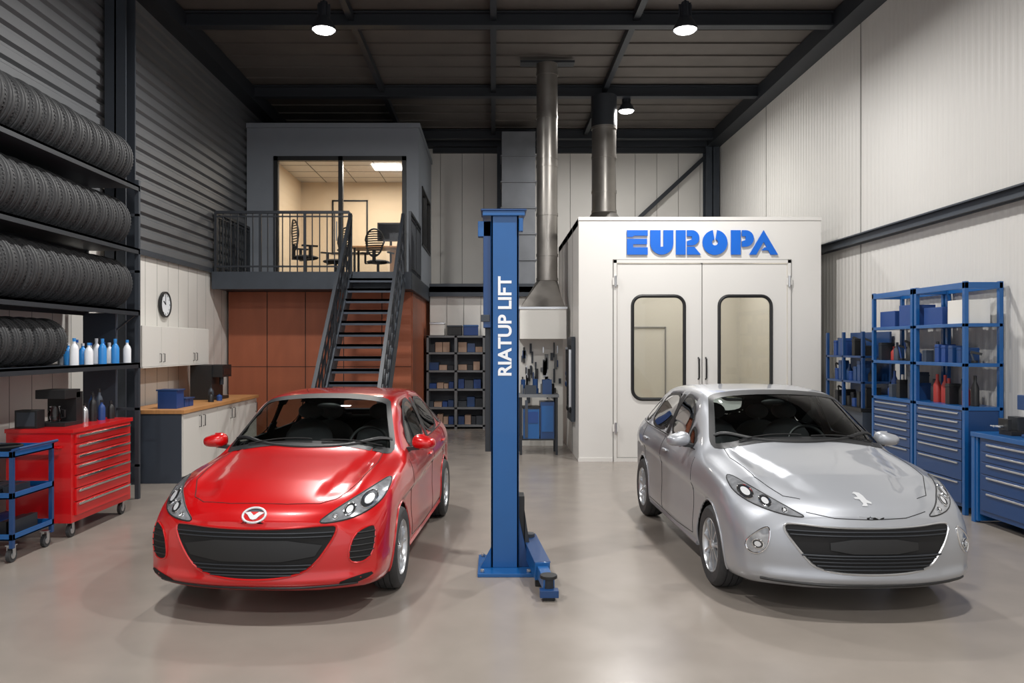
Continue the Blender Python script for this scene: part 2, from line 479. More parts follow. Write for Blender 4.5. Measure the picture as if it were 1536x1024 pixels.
b.box(2.75,2.77,16.84,16.88,.0,2.3,'seamw'); b.box(3.65,3.67,16.84,16.88,.0,2.3,'seamw'); b.box(2.75,3.67,16.84,16.88,2.28,2.3,'seamw')
b.box(2.85,2.88,16.80,16.84,1.5,1.8,'black'); b.box(4.1,4.115,16.84,16.88,0,3.5,'seamw')
for xx in (3.0,4.0): b.box(xx,xx+.5,14.2,16.4,bz-.17,bz-.15,'panelglow')
for x0,x1,z0,z1 in ((ddx0-.03,ddx0+.02,0,ddz+.03),(ddx1-.02,ddx1+.03,0,ddz+.03),(ddx0-.03,ddx1+.03,ddz-.02,ddz+.03)):
    b.box(x0,x1,by0-.02,by0,z0,z1,'booth')
b.box(ddx0-.035,ddx1+.035,by0-.012,by0-.001,ddz+.03,ddz+.04,'seamw'); b.box(ddx0-.042,ddx0-.03,by0-.012,by0-.001,0,ddz+.04,'seamw'); b.box(ddx1+.03,ddx1+.042,by0-.012,by0-.001,0,ddz+.04,'seamw')
for x0,x1,s in ((ddx0+.03,3.413,1),(3.427,ddx1-.03,-1)):
    wx0,wx1=(2.28,3.13) if s==1 else (3.70,4.55)
    hole=rrect(wx0,wx1,1.02,2.71,.16)
    plate_hole(b,x0,x1,.05,ddz-.03,hole,by0+.0,by0+.06,'booth')
    ring=[(p[0],by0-.004,p[1]) for p in hole]
    b.tube(ring,.028,'black',n=8,closed=True)
    b.prism(hole,'xz',by0+.028,by0+.034,'glassw')
    hx=3.36 if s==1 else 3.48
    b.tube([(hx,by0,1.35),(hx,by0-.05,1.37),(hx,by0-.05,1.68),(hx,by0,1.70)],.014,'black')
    ex=ddx0 if s==1 else ddx1
    for hz in (.55,2.95):
        b.cyl((ex,by0-.035,hz-.09),(ex,by0-.035,hz+.09),.02,'alu',n=10); b.box(ex-.05,ex+.05,by0-.03,by0-.018,hz-.06,hz+.06,'booth')
    b.box(x0,x1,by0-.006,by0,.05,.07,'seamw')
b.box(3.408,3.432,by0+.02,by0+.05,0,ddz,'seam')
booth=b.finish("paint_booth",sharp=30)
area("booth_lamp",(3.4,15.0,3.80),(0,0,0),2.6,2.4,40,(1,.965,.90)).parent=booth
b=MB()
def arc(cx,cz,r,a0,a1,n=14): return [(cx+r*math.cos(math.radians(a0+(a1-a0)*i/n)),cz+r*math.sin(math.radians(a0+(a1-a0)*i/n))) for i in range(n+1)]
LX,LZ=2.185,3.385
def L(poly,ox): b.prism([(LX+ox+p[0],LZ+p[1]) for p in poly],'xz',by0-.032,by0-.012,'logo')
L([(0,.29),(0,.4),(.34,.4),(.34,.31),(.12,.31),(.09,.29)],0); L([(0,0),(0,.26),(.33,.26),(.33,.17),(.1,.17),(.1,.12),(.34,.12),(.34,0)],0)
L([(0,.4),(.17,.4),(.17,.13),(.215,.13),(.215,.4),(.38,.4),(.38,.19)]+arc(.19,.19,.19,0,-180)[1:],.38)
L([(0,0),(0,.4),(.16,.4),(.16,0)],.80); L([(.18,.4)]+arc(.26,.275,.125,90,-90)+[(.18,.15),(.18,.22),(.26,.25),(.26,.3),(.18,.3)],.80); L([(.18,.13),(.30,.13),(.41,0),(.18,0)],.80)
o1=arc(.205,.2,.205,100,440,30); o2=arc(.205,.2,.05,440,100,14); L(o1+o2,1.235)
L([(0,0),(0,.4),(.16,.4),(.16,0)],1.70); L([(.18,.4)]+arc(.24,.265,.135,90,-90)+[(.18,.13),(.18,.22),(.24,.24),(.24,.3),(.18,.3)],1.70)
L([(0,0),(.235,.4),(.47,0),(.35,0),(.31,.07),(.20,.07),(.25,.12),(.285,.12),(.235,.21),(.115,0)],2.0)
b.finish("booth_lettering",sharp=20).parent=booth

# ------------------------------------------------------------------ ducts
b=MB()
dx,dy=1.0,14.75
b.cyl((dx,dy,3.1),(dx,dy,7.12),.195,'galv',n=32)
for z in (3.1,3.55,4.3,5.2,5.35,6.1,6.9): b.cyl((dx,dy,z),(dx,dy,z+.05),.205,'galv',n=32)
b.box(dx-.5,dx+.5,dy-.12,dy+.12,7.12,7.16,'steel2')
n=32; vs=[]
for k in range(n):
    t=2*math.pi*k/n; vs.append((dx+.195*math.cos(t),dy+.195*math.sin(t),3.1))
for k in range(n):
    t=2*math.pi*k/n; c,s_=math.cos(t),math.sin(t); q=1/max(abs(c),abs(s_)); vs.append((.90+.40*c*q,dy+.38*s_*q,2.605))
b.add(vs,[(k,(k+1)%n,n+(k+1)%n,n+k) for k in range(n)],'galv')
b.finish("exhaust_duct")
b=MB()
b.box(.48,1.32,14.35,15.15,2.02,2.6,'cream'); b.box(.46,1.34,14.33,15.17,2.56,2.6,'alu')
b.box(.48,1.32,15.05,15.1,0,2.02,'cream')
for x in (.49,1.26): b.box(x,x+.05,15.1,15.15,0,2.02,'steel')
random.seed(3)
for i in range(40):
    x=.52+random.random()*.72; z=.95+random.random()*.9; l=.08+random.random()*.22; m=random.choice(['black','blued','alu','shelfg','steel','black'])
    b.box(x,x+.015+random.random()*.05,15.0,15.05,z-l/2,z+l/2,m)
b.finish("extraction_hood")
b=MB()
cx,cy=2.26,16.2
b.cyl((cx,cy,4.6),(cx,cy,ZC-.27),.245,'galv',n=32)
for z in (4.6,5.0,5.7,6.3): b.cyl((cx,cy,z),(cx,cy,z+.05),.258,'galv',n=32)
b.cyl((cx,cy,6.35),(cx,cy,ZC-.27),.26,'steel2',n=32)
b.cyl((cx,cy,4.04),(cx,cy,4.6),.62,'galv',n=32,r2=.25); b.cyl((cx,cy,4.006),(cx,cy,4.05),.65,'galv',n=32)
b.finish("ventilation_duct")
b=MB()
b.box(.2,1.0,18.9,19.7,3.285,7.0,'galvd')
for i in range(6):
    z=3.3+i*.62; b.box(.17,1.03,18.87,19.73,z,z+.035,'galvd')
b.finish("air_shaft",bevel=.006)

b=MB()
b.box(.44,1.14,13.75,14.3,1.0,1.05,'shelfg')
for x in (.46,1.08):
    for y in (13.77,14.24): b.box(x,x+.04,y,y+.04,0,1.0,'steel2')
b.box(.46,1.12,13.8,14.28,.25,.28,'steel2'); b.box(.52,.80,13.80,14.2,.28,.80,'blue'); b.box(.82,1.06,13.80,14.2,.28,.92,'blued')
b.box(.54,.78,13.79,13.80,.55,.75,'binblue'); b.box(.84,1.04,13.79,13.80,.4,.85,'blue'); b.box(.51,.81,13.79,14.21,.80,.83,'black'); b.box(.55,.60,13.78,13.80,.30,.95,'slate')
for i in range(9):
    x=.5+random.random()*.55; b.cyl((x,14.0,1.05),(x,14.0,1.12+random.random()*.2),.02+random.random()*.03,random.choice(['black','blued','slate','steel','shelfg']),n=10)
b.box(.55,.75,13.85,14.1,1.05,1.2,'steel'); b.box(.86,1.02,13.85,14.1,1.05,1.3,'blued')
b.finish("tool_bench")
b=MB()
b.box(1.33,1.388,13.5,14.3,.6,2.05,'steel')
for i in range(9):
    y=13.55+i*.08; z=1.95-random.random()*.25; l=.4+random.random()*.8
    b.box(1.29,1.33,y,y+.035,z-l,z,random.choice(['black','steel2','alu','black']))
    b.ell((1.31,y+.017,z-l),.03,.035,.06,random.choice(['black','blued']),n=8,k=6)
b.finish("tool_hanger")

b=MB()
x0,x1,y0,y1=-1.53,-.18,18.05,18.58
for x in (x0,(x0+x1)/2-.03,x1-.06):
    for y in (y0,y1-.04): b.box(x,x+.06,y,y+.04,0,2.12,'shelfg')
for z in (.05,.45,.87,1.29,1.70,2.08): b.box(x0,x1,y0,y1,z,z+.045,'shelfg')
for x in (x0,x1-.01): b.box(x,x+.01,y0,y1,0,2.12,'shelfg')
b.box(x0,x1,y1-.01,y1,0,2.12,'steel')
for z in (.10,.50,.92,1.34,1.75):
    for bay in (0,1):
        xx=x0+.07+bay*.66; end=xx+.55
        while xx<end-.1:
            w=.09+random.random()*.12; h=.10+random.random()*.13
            b.box(xx,min(xx+w,end),y0+.08,y1-.1,z,z+h,random.choice(['binblue','card','cream','black','slate','steel2','card','steel','blued'])); xx+=w+.015
b.finish("shelving_unit")
b=MB(); b.box(-1.45,-1.12,18.1,18.5,2.13,2.42,'cream'); b.box(-1.46,-1.11,18.09,18.51,2.38,2.43,'alu'); b.finish("storage_box",bevel=.01)
b=MB(); b.box(-1.05,-.72,18.1,18.5,2.13,2.35,'black'); b.box(-1.06,-.71,18.09,18.51,2.32,2.36,'steel'); b.finish("storage_box",bevel=.01)
b=MB(); b.box(-.68,-.35,18.1,18.5,2.13,2.36,'binblue'); b.box(-.69,-.34,18.09,18.51,2.33,2.37,'blue'); b.finish("storage_box",bevel=.01)

# ------------------------------------------------------------------ car lift
b=MB()
px0,px1,py0,py1=-.02,.215,6.68,6.95
b.box(px0,px1,py0,py0+.02,.03,3.0,'blue'); b.box(px0,px0+.02,py0,py1,.03,3.0,'blue'); b.box(px1-.02,px1,py0,py1,.03,3.0,'blue')
b.box(px0,px0+.06,py1-.02,py1,.03,3.0,'blued'); b.box(px1-.06,px1,py1-.02,py1,.03,3.0,'blued')
b.box(px0-.07,px1+.05,py0-.03,py1+.05,2.99,3.03,'blue'); b.box(px0-.085,px1+.065,py0-.04,py1+.06,3.03,3.045,'blued')
b.box(px0-.065,px0,py0+.02,py1-.05,2.05,2.95,'blued'); b.box(px0-.085,px0-.01,py0+.01,py0+.05,2.10,2.16,'steel'); b.box(px0-.11,px0,py0+.02,py0+.12,2.82,2.95,'blue')
b.box(px0-.05,px0-.0,py0+.05,py1-.03,1.0,2.05,'steel2'); b.box(px1,px1+.035,py0-.02,py0+.06,2.86,2.97,'blue')
b.box(-.13,.335,6.5,7.1,0,.03,'blue')
b.prism([(-.11,.03),(-.02,.03),(-.02,.2)],'xz',6.68,6.7,'blue'); b.prism([(.215,.03),(.31,.03),(.215,.45)],'xz',6.70,6.72,'blued')
for x in (-.09,.29):
    for y in (6.55,7.04): b.cyl((x,y,.03),(x,y,.055),.018,'alu',n=6)
b.box(px1-.005,px1+.05,6.74,6.93,.08,.62,'black'); b.prism([(.265,.12),(.265,.5),(.31,.2),(.31,.12)],'xz',6.72,6.92,'steel2')
a0=Vector((.31,6.98,.17)); a1=Vector((.385,6.22,.13)); a2=Vector((.415,5.93,.11))
b.bar(a0,a1,.12,.14,'blue'); b.bar(a1,a2,.085,.09,'blue')
b.bar(a0+Vector((0,0,.07)),a1+Vector((0,0,.07)),.13,.012,'blued')
b.cyl((.31,6.9,.03),(.31,6.9,.27),.05,'steel',n=16)
b.cyl((.415,5.96,.07),(.415,5.96,.155),.045,'steel2',n=20); b.cyl((.415,5.96,.155),(.415,5.96,.18),.065,'black',n=20)
b.box(.345,.485,5.87,5.95,.03,.085,'blued'); b.box(.33,.44,6.25,6.33,.0,.07,'black'); b.box(.37,.46,5.9,5.98,.0,.07,'black')
lift=b.finish("car_lift",bevel=.004)
t=bpy.data.curves.new("lift_lettering",'FONT'); t.body="RIATUP LIFT"; t.size=.155; t.extrude=.001; t.align_x='CENTER'; t.align_y='CENTER'; t.offset=.004
to=bpy.data.objects.new("lift_lettering",t); t.materials.append(M['bwhite']); COL.objects.link(to)
to.rotation_euler=(math.radians(90),math.radians(-90),0); to.location=((px0+px1)/2+.005,py0-.002,2.06); to.parent=lift

# ------------------------------------------------------------------ tyres + rack
TY=[(.19,-.065),(.20,-.08),(.24,-.094),(.275,-.092),(.296,-.078),(.308,-.06),(.303,-.042),(.303,-.038),(.315,-.034),(.317,-.012),(.308,-.009),(.308,.009),(.317,.012),(.315,.034),(.303,.038),(.303,.042),(.308,.06),(.296,.078),(.275,.092),(.24,.094),(.20,.08),(.19,.065)]
def tyre_row(name,x,zs,y0,y1,step,sc=1.0):
    b=MB(); y=y0
    while y<y1:
        jx=random.uniform(-.015,.015)
        b.lathe([(r*sc,h*sc) for r,h in TY],(x+jx,y,zs+.3175*sc),'y','rubber',n=48,closed=True)
        for k in range(48):
            a=2*math.pi*k/48
            for s in (-1,1):
                c=Vector((x+jx+.300*sc*math.cos(a),y+s*.068*sc,zs+.317*sc+.300*sc*math.sin(a)))
                T=Matrix.Translation(c)@Matrix.Rotation(-a,4,'Y')
                b.box(-.012,.004,-.014,.014,-.010,.010,'rubber',T)
        y+=step
    return b.finish(name)
RX0,RX1=-5.08,-4.39
shelves=[3.88,3.10,2.34,1.69]
b=MB()
for z in shelves:
    b.box(RX0,RX1,5.2,9.86,z-.025,z-.001,'steel'); b.box(RX1-.03,RX1,5.2,9.86,z-.07,z-.001,'steel2'); b.box(RX0,RX0+.03,5.2,9.86,z-.07,z-.001,'steel2')
for y in (5.2,9.82):
    for x in (RX0,RX1-.05): b.box(x,x+.05,y,y+.05,0,4.7 if x<RX1-.06 else 3.95,'steel')
    for z in (.4,1.1,2.8,3.5): b.box(RX0,RX1,y,y+.03,z,z+.03,'steel')
b.box(RX0+.02,RX1-.28,9.80,9.86,0,2.3,'slate')
for y in (5.2,9.82): b.bar((RX0+.03,y+.02,1.8),(RX1-.03,y+.02,2.3),.02,.02,'steel')
b.finish("tyre_rack")
for z,s0 in zip(shelves[:3],(7.12,7.05,7.09)):
    tyre_row("tyre_row",-4.74,z,s0,9.72,.20)
tyre_row("tyre_row",-4.70,1.69,6.9,8.35,.19,.78)
def bottle(b,x,y,z,h,r,m,cap='cream'):
    b.lathe([(0,0),(r,0),(r,h*.6),(r*.75,h*.72),(r*.35,h*.8),(r*.35,h*.92),(0,h*.92)],(x,y,z),'z',m,n=14)
    b.cyl((x,y,z+h*.88),(x,y,z+h),r*.4,cap,n=10)
b=MB()
for i in range(13):
    bottle(b,-4.47-.12*(i%3),8.46+i*.102,1.69+.0,.22+.08*random.random(),.045,('bwhite','lblue','bwhite','bwhite','lblue')[i%5],('lblue','bwhite','logo')[i%3])
b.finish("spray_bottles")

# ------------------------------------------------------------------ tool chest, cart
def caster(b,x,y,r=.06,T=None):
    b.cyl((x-.018,y,r),(x+.018,y,r),r,'rubber',n=18,T=T); b.cyl((x-.022,y,r),(x+.022,y,r),r*.5,'alu',n=12,T=T)
    b.box(x-.03,x-.022,y-.02,y+.02,r,.15,'alu',T); b.box(x+.022,x+.03,y-.02,y+.02,r,.15,'alu',T); b.box(x-.035,x+.035,y-.035,y+.035,.145,.155,'alu',T)
b=MB()
cx0,cx1,cy0,cy1=-4.78,-4.12,7.78,9.05
b.box(cx0,cx1-.02,cy0,cy1,.155,1.04,'redc'); b.box(cx0-.01,cx1+.005,cy0-.01,cy1+.01,1.04,1.08,'redc')
hs=[.10,.10,.10,.11,.13,.13,.14]; z=1.02
for h in hs:
    b.box(cx1-.02,cx1+.002,cy0+.06,cy1-.06,z-h+.012,z,'redc')
    b.box(cx1+.002,cx1+.022,cy0+.08,cy1-.08,z-.03,z-.008,'chrome'); z-=h
for x in (cx0+.08,cx1-.08):
    for y in (cy0+.1,cy1-.1): caster(b,x,y,.065)
b.tube([(cx0+.1,cy0,.9),(cx0+.1,cy0-.05,.9),(cx1-.12,cy0-.05,.9),(cx1-.12,cy0,.9)],.012,'redc')
b.finish("tool_chest",bevel=.006)
b=MB()
b.box(-4.62,-4.32,8.0,8.35,1.08,1.12,'black'); b.box(-4.62,-4.32,8.22,8.35,1.12,1.42,'black'); b.box(-4.62,-4.32,8.0,8.3,1.36,1.45,'black')
b.lathe([(0,0),(.06,0),(.07,.07),(.05,.14),(.052,.15)],(-4.47,8.09,1.13),'z','glassw',n=18); b.tube([(-4.41,8.09,1.25),(-4.37,8.09,1.24),(-4.37,8.09,1.17),(-4.41,8.09,1.16)],.008,'black')
b.finish("coffee_machine",bevel=.006)
b=MB(); b.box(-4.72,-4.5,7.82,7.96,1.08,1.26,'black'); b.box(-4.7,-4.52,7.815,7.82,1.1,1.24,'steel'); b.finish("toaster",bevel=.02)
b=MB()
for i,(x,y,h,m) in enumerate([(-4.38,8.5,.2,'alu'),(-4.35,8.62,.3,'black'),(-4.5,8.6,.26,'steel'),(-4.32,8.75,.22,'binblue'),(-4.4,8.86,.34,'slate'),(-4.5,8.9,.3,'blued'),(-4.3,8.92,.2,'black')]):
    bottle(b,x,y,1.08,h,.038,m,'black')
b.finish("shop_bottles")
b=MB()
x0,x1,y0,y1=-4.85,-4.18,6.9,7.55
for x in (x0,x1-.035):
    for y in (y0,y1-.035): b.box(x,x+.035,y,y+.035,.13,.98,'blued')
for z in (.2,.56,.92):
    b.box(x0,x1,y0,y1,z,z+.015,'blued'); b.box(x0,x1,y0,y0+.012,z,z+.055,'blue'); b.box(x1-.012,x1,y0,y1,z,z+.055,'blue'); b.box(x0,x1,y1-.012,y1,z,z+.055,'blue'); b.box(x0,x0+.012,y0,y1,z,z+.055,'blue')
for x in (x0+.05,x1-.05):
    for y in (y0+.06,y1-.06): caster(b,x,y,.06)
b.tube([(x1-.02,y0+.02,.98),(x1+.04,y0+.02,1.0),(x1+.04,y1-.02,1.0),(x1-.02,y1-.02,.98)],.014,'blued')
for i in range(7):
    b.box(x0+.06+i*.08,x0+.12+i*.08,y0+.15,y0+.5,.215,.3+.1*random.random(),random.choice(['black','steel2','binblue','black']))
for i in range(5):
    b.box(x0+.06+i*.1,x0+.13+i*.1,y0+.2,y0+.5,.575,.63+.1*random.random(),random.choice(['black','steel','binblue']))
for k in range(3):
    b.tube([(-4.52+.16*math.cos(a)+.03*k,7.2+.16*math.sin(a),.947+.02*k) for a in np.linspace(0,2*math.pi,24)[:-1]],.012,'blackm',closed=True)
b.finish("tool_cart",bevel=.003)

# ------------------------------------------------------------------ counter, cabinets, clock
b=MB()
kx0,kx1,ky0,ky1=XL+.08,-4.28,10.95,14.35
b.box(kx0,kx1-.02,ky0,ky1,.08,.96,'cream'); b.box(kx0,kx1-.02,ky0-.02,ky0,.0,.96,'slate'); b.box(kx0,kx1-.06,ky0,ky1,0,.08,'slate')
nd=5; w=(ky1-ky0)/nd
for i in range(nd):
    b.box(kx1-.02,kx1,ky0+i*w+.006,ky0+(i+1)*w-.006,.09,.95,'cream'); yy=ky0+i*w+(.08 if i%2 else w-.08)
    b.tube([(kx1,yy,.72),(kx1+.03,yy,.72),(kx1+.03,yy,.88),(kx1,yy,.88)],.007,'black')
b.box(kx0,kx1+.03,ky0-.05,ky1+.03,.96,1.01,'wood')
b.finish("kitchen_counter",bevel=.003)
b=MB()
wy0,wy1=10.93,13.5
b.box(XL+.03,-4.86,wy0,wy1,1.60,2.18,'cream')
for i in range(4):
    w=(wy1-wy0)/4; b.box(-4.86,-4.84,wy0+i*w+.005,wy0+(i+1)*w-.005,1.605,2.175,'cream')
    yy=wy0+i*w+(.06 if i%2 else w-.06); b.tube([(-4.84,yy,1.66),(-4.815,yy,1.66),(-4.815,yy,1.78),(-4.84,yy,1.78)],.006,'black')
b.box(XL+.03,-4.83,wy0-.0,wy1,1.585,1.60,'cream')
b.finish("wall_cabinet",bevel=.003)
b=MB()
b.lathe([(0,0),(.19,0),(.205,.01),(.205,.05),(.185,.055),(.182,.035)],(XL+.01,12.6,2.55),'x','black',n=40)
b.cyl((XL+.012,12.6,2.55),(XL+.045,12.6,2.55),.183,'bwhite',n=40)
b.box(XL+.046,XL+.05,12.594,12.606,2.55,2.69,'black'); b.bar((XL+.05,12.6,2.55),(XL+.05,12.52,2.60),.01,.012,'black')
for i in range(12):
    a=i*math.pi/6; b.box(XL+.046,XL+.049,12.6+.155*math.sin(a)-.006,12.6+.155*math.sin(a)+.006,2.55+.155*math.cos(a)-.012,2.55+.155*math.cos(a)+.012,'black')
b.finish("wall_clock")
b=MB()
for y,h in ((11.15,.26),(11.45,.12),(11.62,.12)):
    b.box(-4.72,-4.45,y,y+.26 if h>.2 else y+.15,1.01,1.01+h,'binblue'); b.box(-4.74,-4.43,y-.01,(y+.26 if h>.2 else y+.15)+.01,1.0+h,1.02+h,'blued')
b.finish("storage_crates",bevel=.004)
b=MB()
b.box(-4.95,-4.5,12.95,13.5,1.01,1.06,'black'); b.box(-4.95,-4.6,12.95,13.5,1.06,1.58,'black'); b.box(-4.62,-4.44,13.0,13.45,1.38,1.58,'black'); b.cyl((-4.53,13.22,1.25),(-4.53,13.22,1.38),.035,'steel',n=14); b.box(-4.44,-4.435,13.05,13.4,1.42,1.52,'screen')
b.finish("espresso_machine",bevel=.012)
b=MB()
for x,y,h in ((-4.45,12.5,.16),(-4.5,12.64,.26),(-4.42,12.8,.12)): bottle(b,x,y,1.01,h,.045,random.choice(['black','steel','binblue']),'black')
b.finish("counter_canisters")

# ------------------------------------------------------------------ blue racks right
def clutter(b,x0,x1,y0,y1,z,hmax,n,kinds):
    for i in range(n):
        y=y0+(y1-y0)*(i+.2)/n; w=(y1-y0)/n*.75; x=x0+random.random()*.06; d=random.uniform(.12,x1-x0-.08); h=random.uniform(.35,1)*hmax; m=random.choice(kinds); k=random.random()
        if k<.4: b.box(x,x+d,y,y+w,z,z+h,m); b.box(x-.005,x+d+.005,y-.004,y+w+.004,z+h*.85,z+h*.9,m)
        elif k<.75:
            r=min(w/2,.06); b.lathe([(0,0),(r,0),(r,h*.6),(r*.4,h*.8),(r*.4,h),(0,h)],(x+.1,y+w/2,z),'z',m,n=14)
        else:
            b.cyl((x+.1,y+w/2,z),(x+.1,y+w/2,z+.03),w*.4,'black',n=14); b.bar((x+.1,y+w/2,z),(x+.07,y+w/2+.02,z+h),.02,.02,m); b.bar((x+.07,y+w/2+.02,z+h),(x+.17,y+w/2-.03,z+h*.8),.03,.03,'black')
def blue_rack(y0,y1):
    b=MB(); x0,x1=5.27,5.70
    for x in (x0,x1-.04):
        for y in (y0,y1-.05): b.box(x,x+.045,y,y+.05,0,2.62,'blue')
    for z in (1.17,1.66,2.11): b.box(x0,x1,y0,y1,z,z+.04,'blue')
    z=2.54
    b.box(x0,x0+.03,y0,y1,z,z+.07,'blue'); b.box(x1-.03,x1,y0,y1,z,z+.07,'blue'); b.box(x0,x1,y0,y0+.03,z,z+.07,'blue'); b.box(x0,x1,y1-.03,y1,z,z+.07,'blue')
    b.box(x0+.02,x1,y0+.01,y1-.01,.08,1.17,'blued')
    z=1.15
    for h in (.10,.10,.11,.11,.14,.22,.26):
        b.box(x0-.002,x0+.02,y0+.06,y1-.06,z-h+.012,z,'blued'); b.box(x0-.016,x0-.002,y0+.12,y1-.12,z-.03,z-.012,'alu'); z-=h
    K=['black','binblue','steel','cream','blued','black','slate','steel2','slate','black','binred']
    clutter(b,x0+.05,x1-.05,y0+.08,y1-.08,1.21,.36,8,K); clutter(b,x0+.05,x1-.05,y0+.08,y1-.08,1.70,.30,8,K)
    b.box(x0+.05,x1-.08,y0+.1,y0+.42,2.15,2.42,'cream' if y0<9.5 else 'binblue'); b.box(x0+.06,x1-.08,y0+.55,y0+.95,2.15,2.36,'binblue')
    b.cyl((x0+.12,y0+.48,2.15),(x0+.12,y0+.48,2.3),.035,'slate',n=14)
    b.finish("storage_rack",bevel=.003)
blue_rack(8.87,9.94); blue_rack(9.98,11.05)
b=MB()
x0,x1,y0,y1=5.28,5.7,11.35,12.6
b.box(x0,x1,y0,y1,0,.95,'slate'); b.box(x0-.03,x1,y0-.02,y1+.02,.95,1.0,'black'); b.box(x1-.03,x1,y0,y1,1.0,2.1,'blued')
for y in (y0,y1-.05,(y0+y1)/2): b.box(x0,x0+.04,y,y+.05,1.0,2.1,'blued')
for z in (1.35,1.72): b.box(x0,x1,y0,y1,z,z+.03,'blued')
for z in (1.38,1.0,1.75): clutter(b,x0+.04,x1-.06,y0+.06,y1-.06,z,.30,9,['binblue','blued','black','black'])
b.finish("parts_cabinet",bevel=.003)
b=MB()
x0,x1,y0,y1=5.2,5.7,6.6,8.6
b.box(x0-.03,x1,y0,y1,.92,.97,'blue'); b.box(x0,x1,y0+.05,y1-.12,.1,.92,'blued')
for y in (y0,y1-.06): b.box(x0-.02,x0+.04,y,y+.06,0,.92,'blue'); b.box(x1-.06,x1,y,y+.06,0,.92,'blue')
z=.88
for h in (.11,.11,.13,.17,.22):
    b.box(x0-.012,x0,y0+.1,y1-.16,z-h+.012,z,'blued'); b.box(x0-.026,x0-.012,y0+.2,y1-.26,z-.035,z-.015,'alu'); z-=h
b.box(x0-.01,x1,y1-.1,y1-.02,.02,.92,'blue')
b.finish("workbench",bevel=.004)
b=MB()
b.box(5.32,5.48,8.15,8.35,.97,1.02,'black'); b.box(5.3,5.34,8.17,8.33,1.02,1.14,'black'); b.box(5.4,5.5,8.17,8.33,1.02,1.16,'steel2'); b.cyl((5.2,8.25,1.06),(5.34,8.25,1.06),.012,'alu',n=8); b.cyl((5.22,8.17,1.06),(5.22,8.33,1.06),.008,'alu',n=8)
b.finish("bench_vise",bevel=.004)
b=MB()
b.cyl((5.42,7.98,.97),(5.42,7.98,1.0),.09,'blued'); b.cyl((5.42,7.98,1.0),(5.42,7.98,1.36),.02,'alu',n=10); b.box(5.32,5.52,7.9,8.06,1.25,1.40,'blued'); b.cyl((5.37,7.98,1.12),(5.37,7.98,1.25),.02,'alu',n=10)
b.finish("drill_press",bevel=.006)

# ------------------------------------------------------------------ lamps
def lamp(x,y,zl,power):
    b=MB(); zt=ZC-.035
    b.cyl((x,y,zl+.38),(x,y,zt),.012,'black',n=8); b.cyl((x,y,zt-.03),(x,y,zt),.05,'black',n=14)
    b.lathe([(0,.40),(.05,.39),(.07,.33),(.075,.2),(.09,.16),(.12,.12),(.165,.03),(.17,0),(.16,.0),(.11,.11),(0,.13)],(x,y,zl),'z','steel2',n=28)
    b.lathe([(.155,.012),(.13,-.02),(.07,-.035),(0,-.04)],(x,y,zl),'z','lampglow',n=28)
    for i in range(8):
        a=i*math.pi/4; b.box(-.003,.003,.06,.09,.18,.36,'steel2',Matrix.Translation((x,y,zl))@Matrix.Rotation(a,4,'Z'))
    o=b.finish("high_bay_lamp")
    area("lamp_light",(x,y,zl-.045),(0,0,0),.30,.30,power,(1,.98,.95),'DISK').parent=o
for x,y,z in ((-2.35,11,6.27),(2.66,11,6.27),(2.75,16.4,6.74),(-2.35,5,6.3),(2.66,5,6.3),(-2.35,-1,6.3),(2.66,-1,6.3)):  # rows nearest and behind the camera are out of view, added for frontal light
    lamp(x,y,z,215)

# ------------------------------------------------------------------ cars
def pchip(x,y,xi):
    x=np.array(x,float);y=np.array(y,float);h=np.diff(x);d=np.diff(y)/h;n=len(x);m=np.zeros(n)
    for i in range(1,n-1):
        if d[i-1]*d[i]>0:
            w1=2*h[i]+h[i-1];w2=h[i]+2*h[i-1];m[i]=(w1+w2)/(w1/d[i-1]+w2/d[i])
    m[0]=d[0];m[-1]=d[-1]
    k=np.clip(np.searchsorted(x,xi)-1,0,n-2);t=(xi-x[k])/h[k]
    return ((1+2*t)*(1-t)**2*y[k]+t*(1-t)**2*h[k]*m[k]+t*t*(3-2*t)*y[k+1]+t*t*(t-1)*h[k]*m[k+1])
def section(P,segs):
    n=len(P);P=np.array(P)
    E=np.vstack([P[1]*[-1,1],P,P[-2]*[-1,1]])
    t=[0]
    for i in range(len(E)-1): t.append(t[-1]+max(np.linalg.norm(E[i+1]-E[i]),1e-4)**.6)
    t=np.array(t);T=np.zeros_like(E)
    for i in range(1,len(E)-1):
        a=(E[i]-E[i-1])/(t[i]-t[i-1]);c=(E[i+1]-E[i])/(t[i+1]-t[i])
        T[i]=(a*(t[i+1]-t[i])+c*(t[i]-t[i-1]))/(t[i+1]-t[i-1])
    out=[]
    for i in range(1,n):
        h=t[i+1]-t[i]
        for k in range(segs[i-1]):
            u=k/segs[i-1]
            out.append((1+2*u)*(1-u)**2*E[i]+u*(1-u)**2*h*T[i]+u*u*(3-2*u)*E[i+1]+u*u*(u-1)*h*T[i+1])
    out.append(E[n]); return np.array(out)
def chaikin(p,it=2):
    for _ in range(it):
        q=[]
        for i in range(len(p)):
            a=p[i];c=p[(i+1)%len(p)]
            q.append((a[0]*.75+c[0]*.25,a[1]*.75+c[1]*.25)); q.append((a[0]*.25+c[0]*.75,a[1]*.25+c[1]*.75))
        p=q
    return p
def resample(p,step):
    out=[]
    for i in range(len(p)):
        a=p[i];c=p[(i+1)%len(p)];L_=math.hypot(c[0]-a[0],c[1]-a[1]);n=max(1,int(L_/step))
        for k in range(n): out.append((a[0]+(c[0]-a[0])*k/n,a[1]+(c[1]-a[1])*k/n))
    return out
def inpoly(x,y,p):
    r=False;n=len(p);j=n-1
    for i in range(n):
        if (p[i][1]>y)!=(p[j][1]>y) and x<(p[j][0]-p[i][0])*(y-p[i][1])/(p[j][1]-p[i][1])+p[i][0]: r=not r
        j=i
    return r
def mir(p): return p+[(-a,c) for a,c in reversed(p) if abs(a)>1e-6]
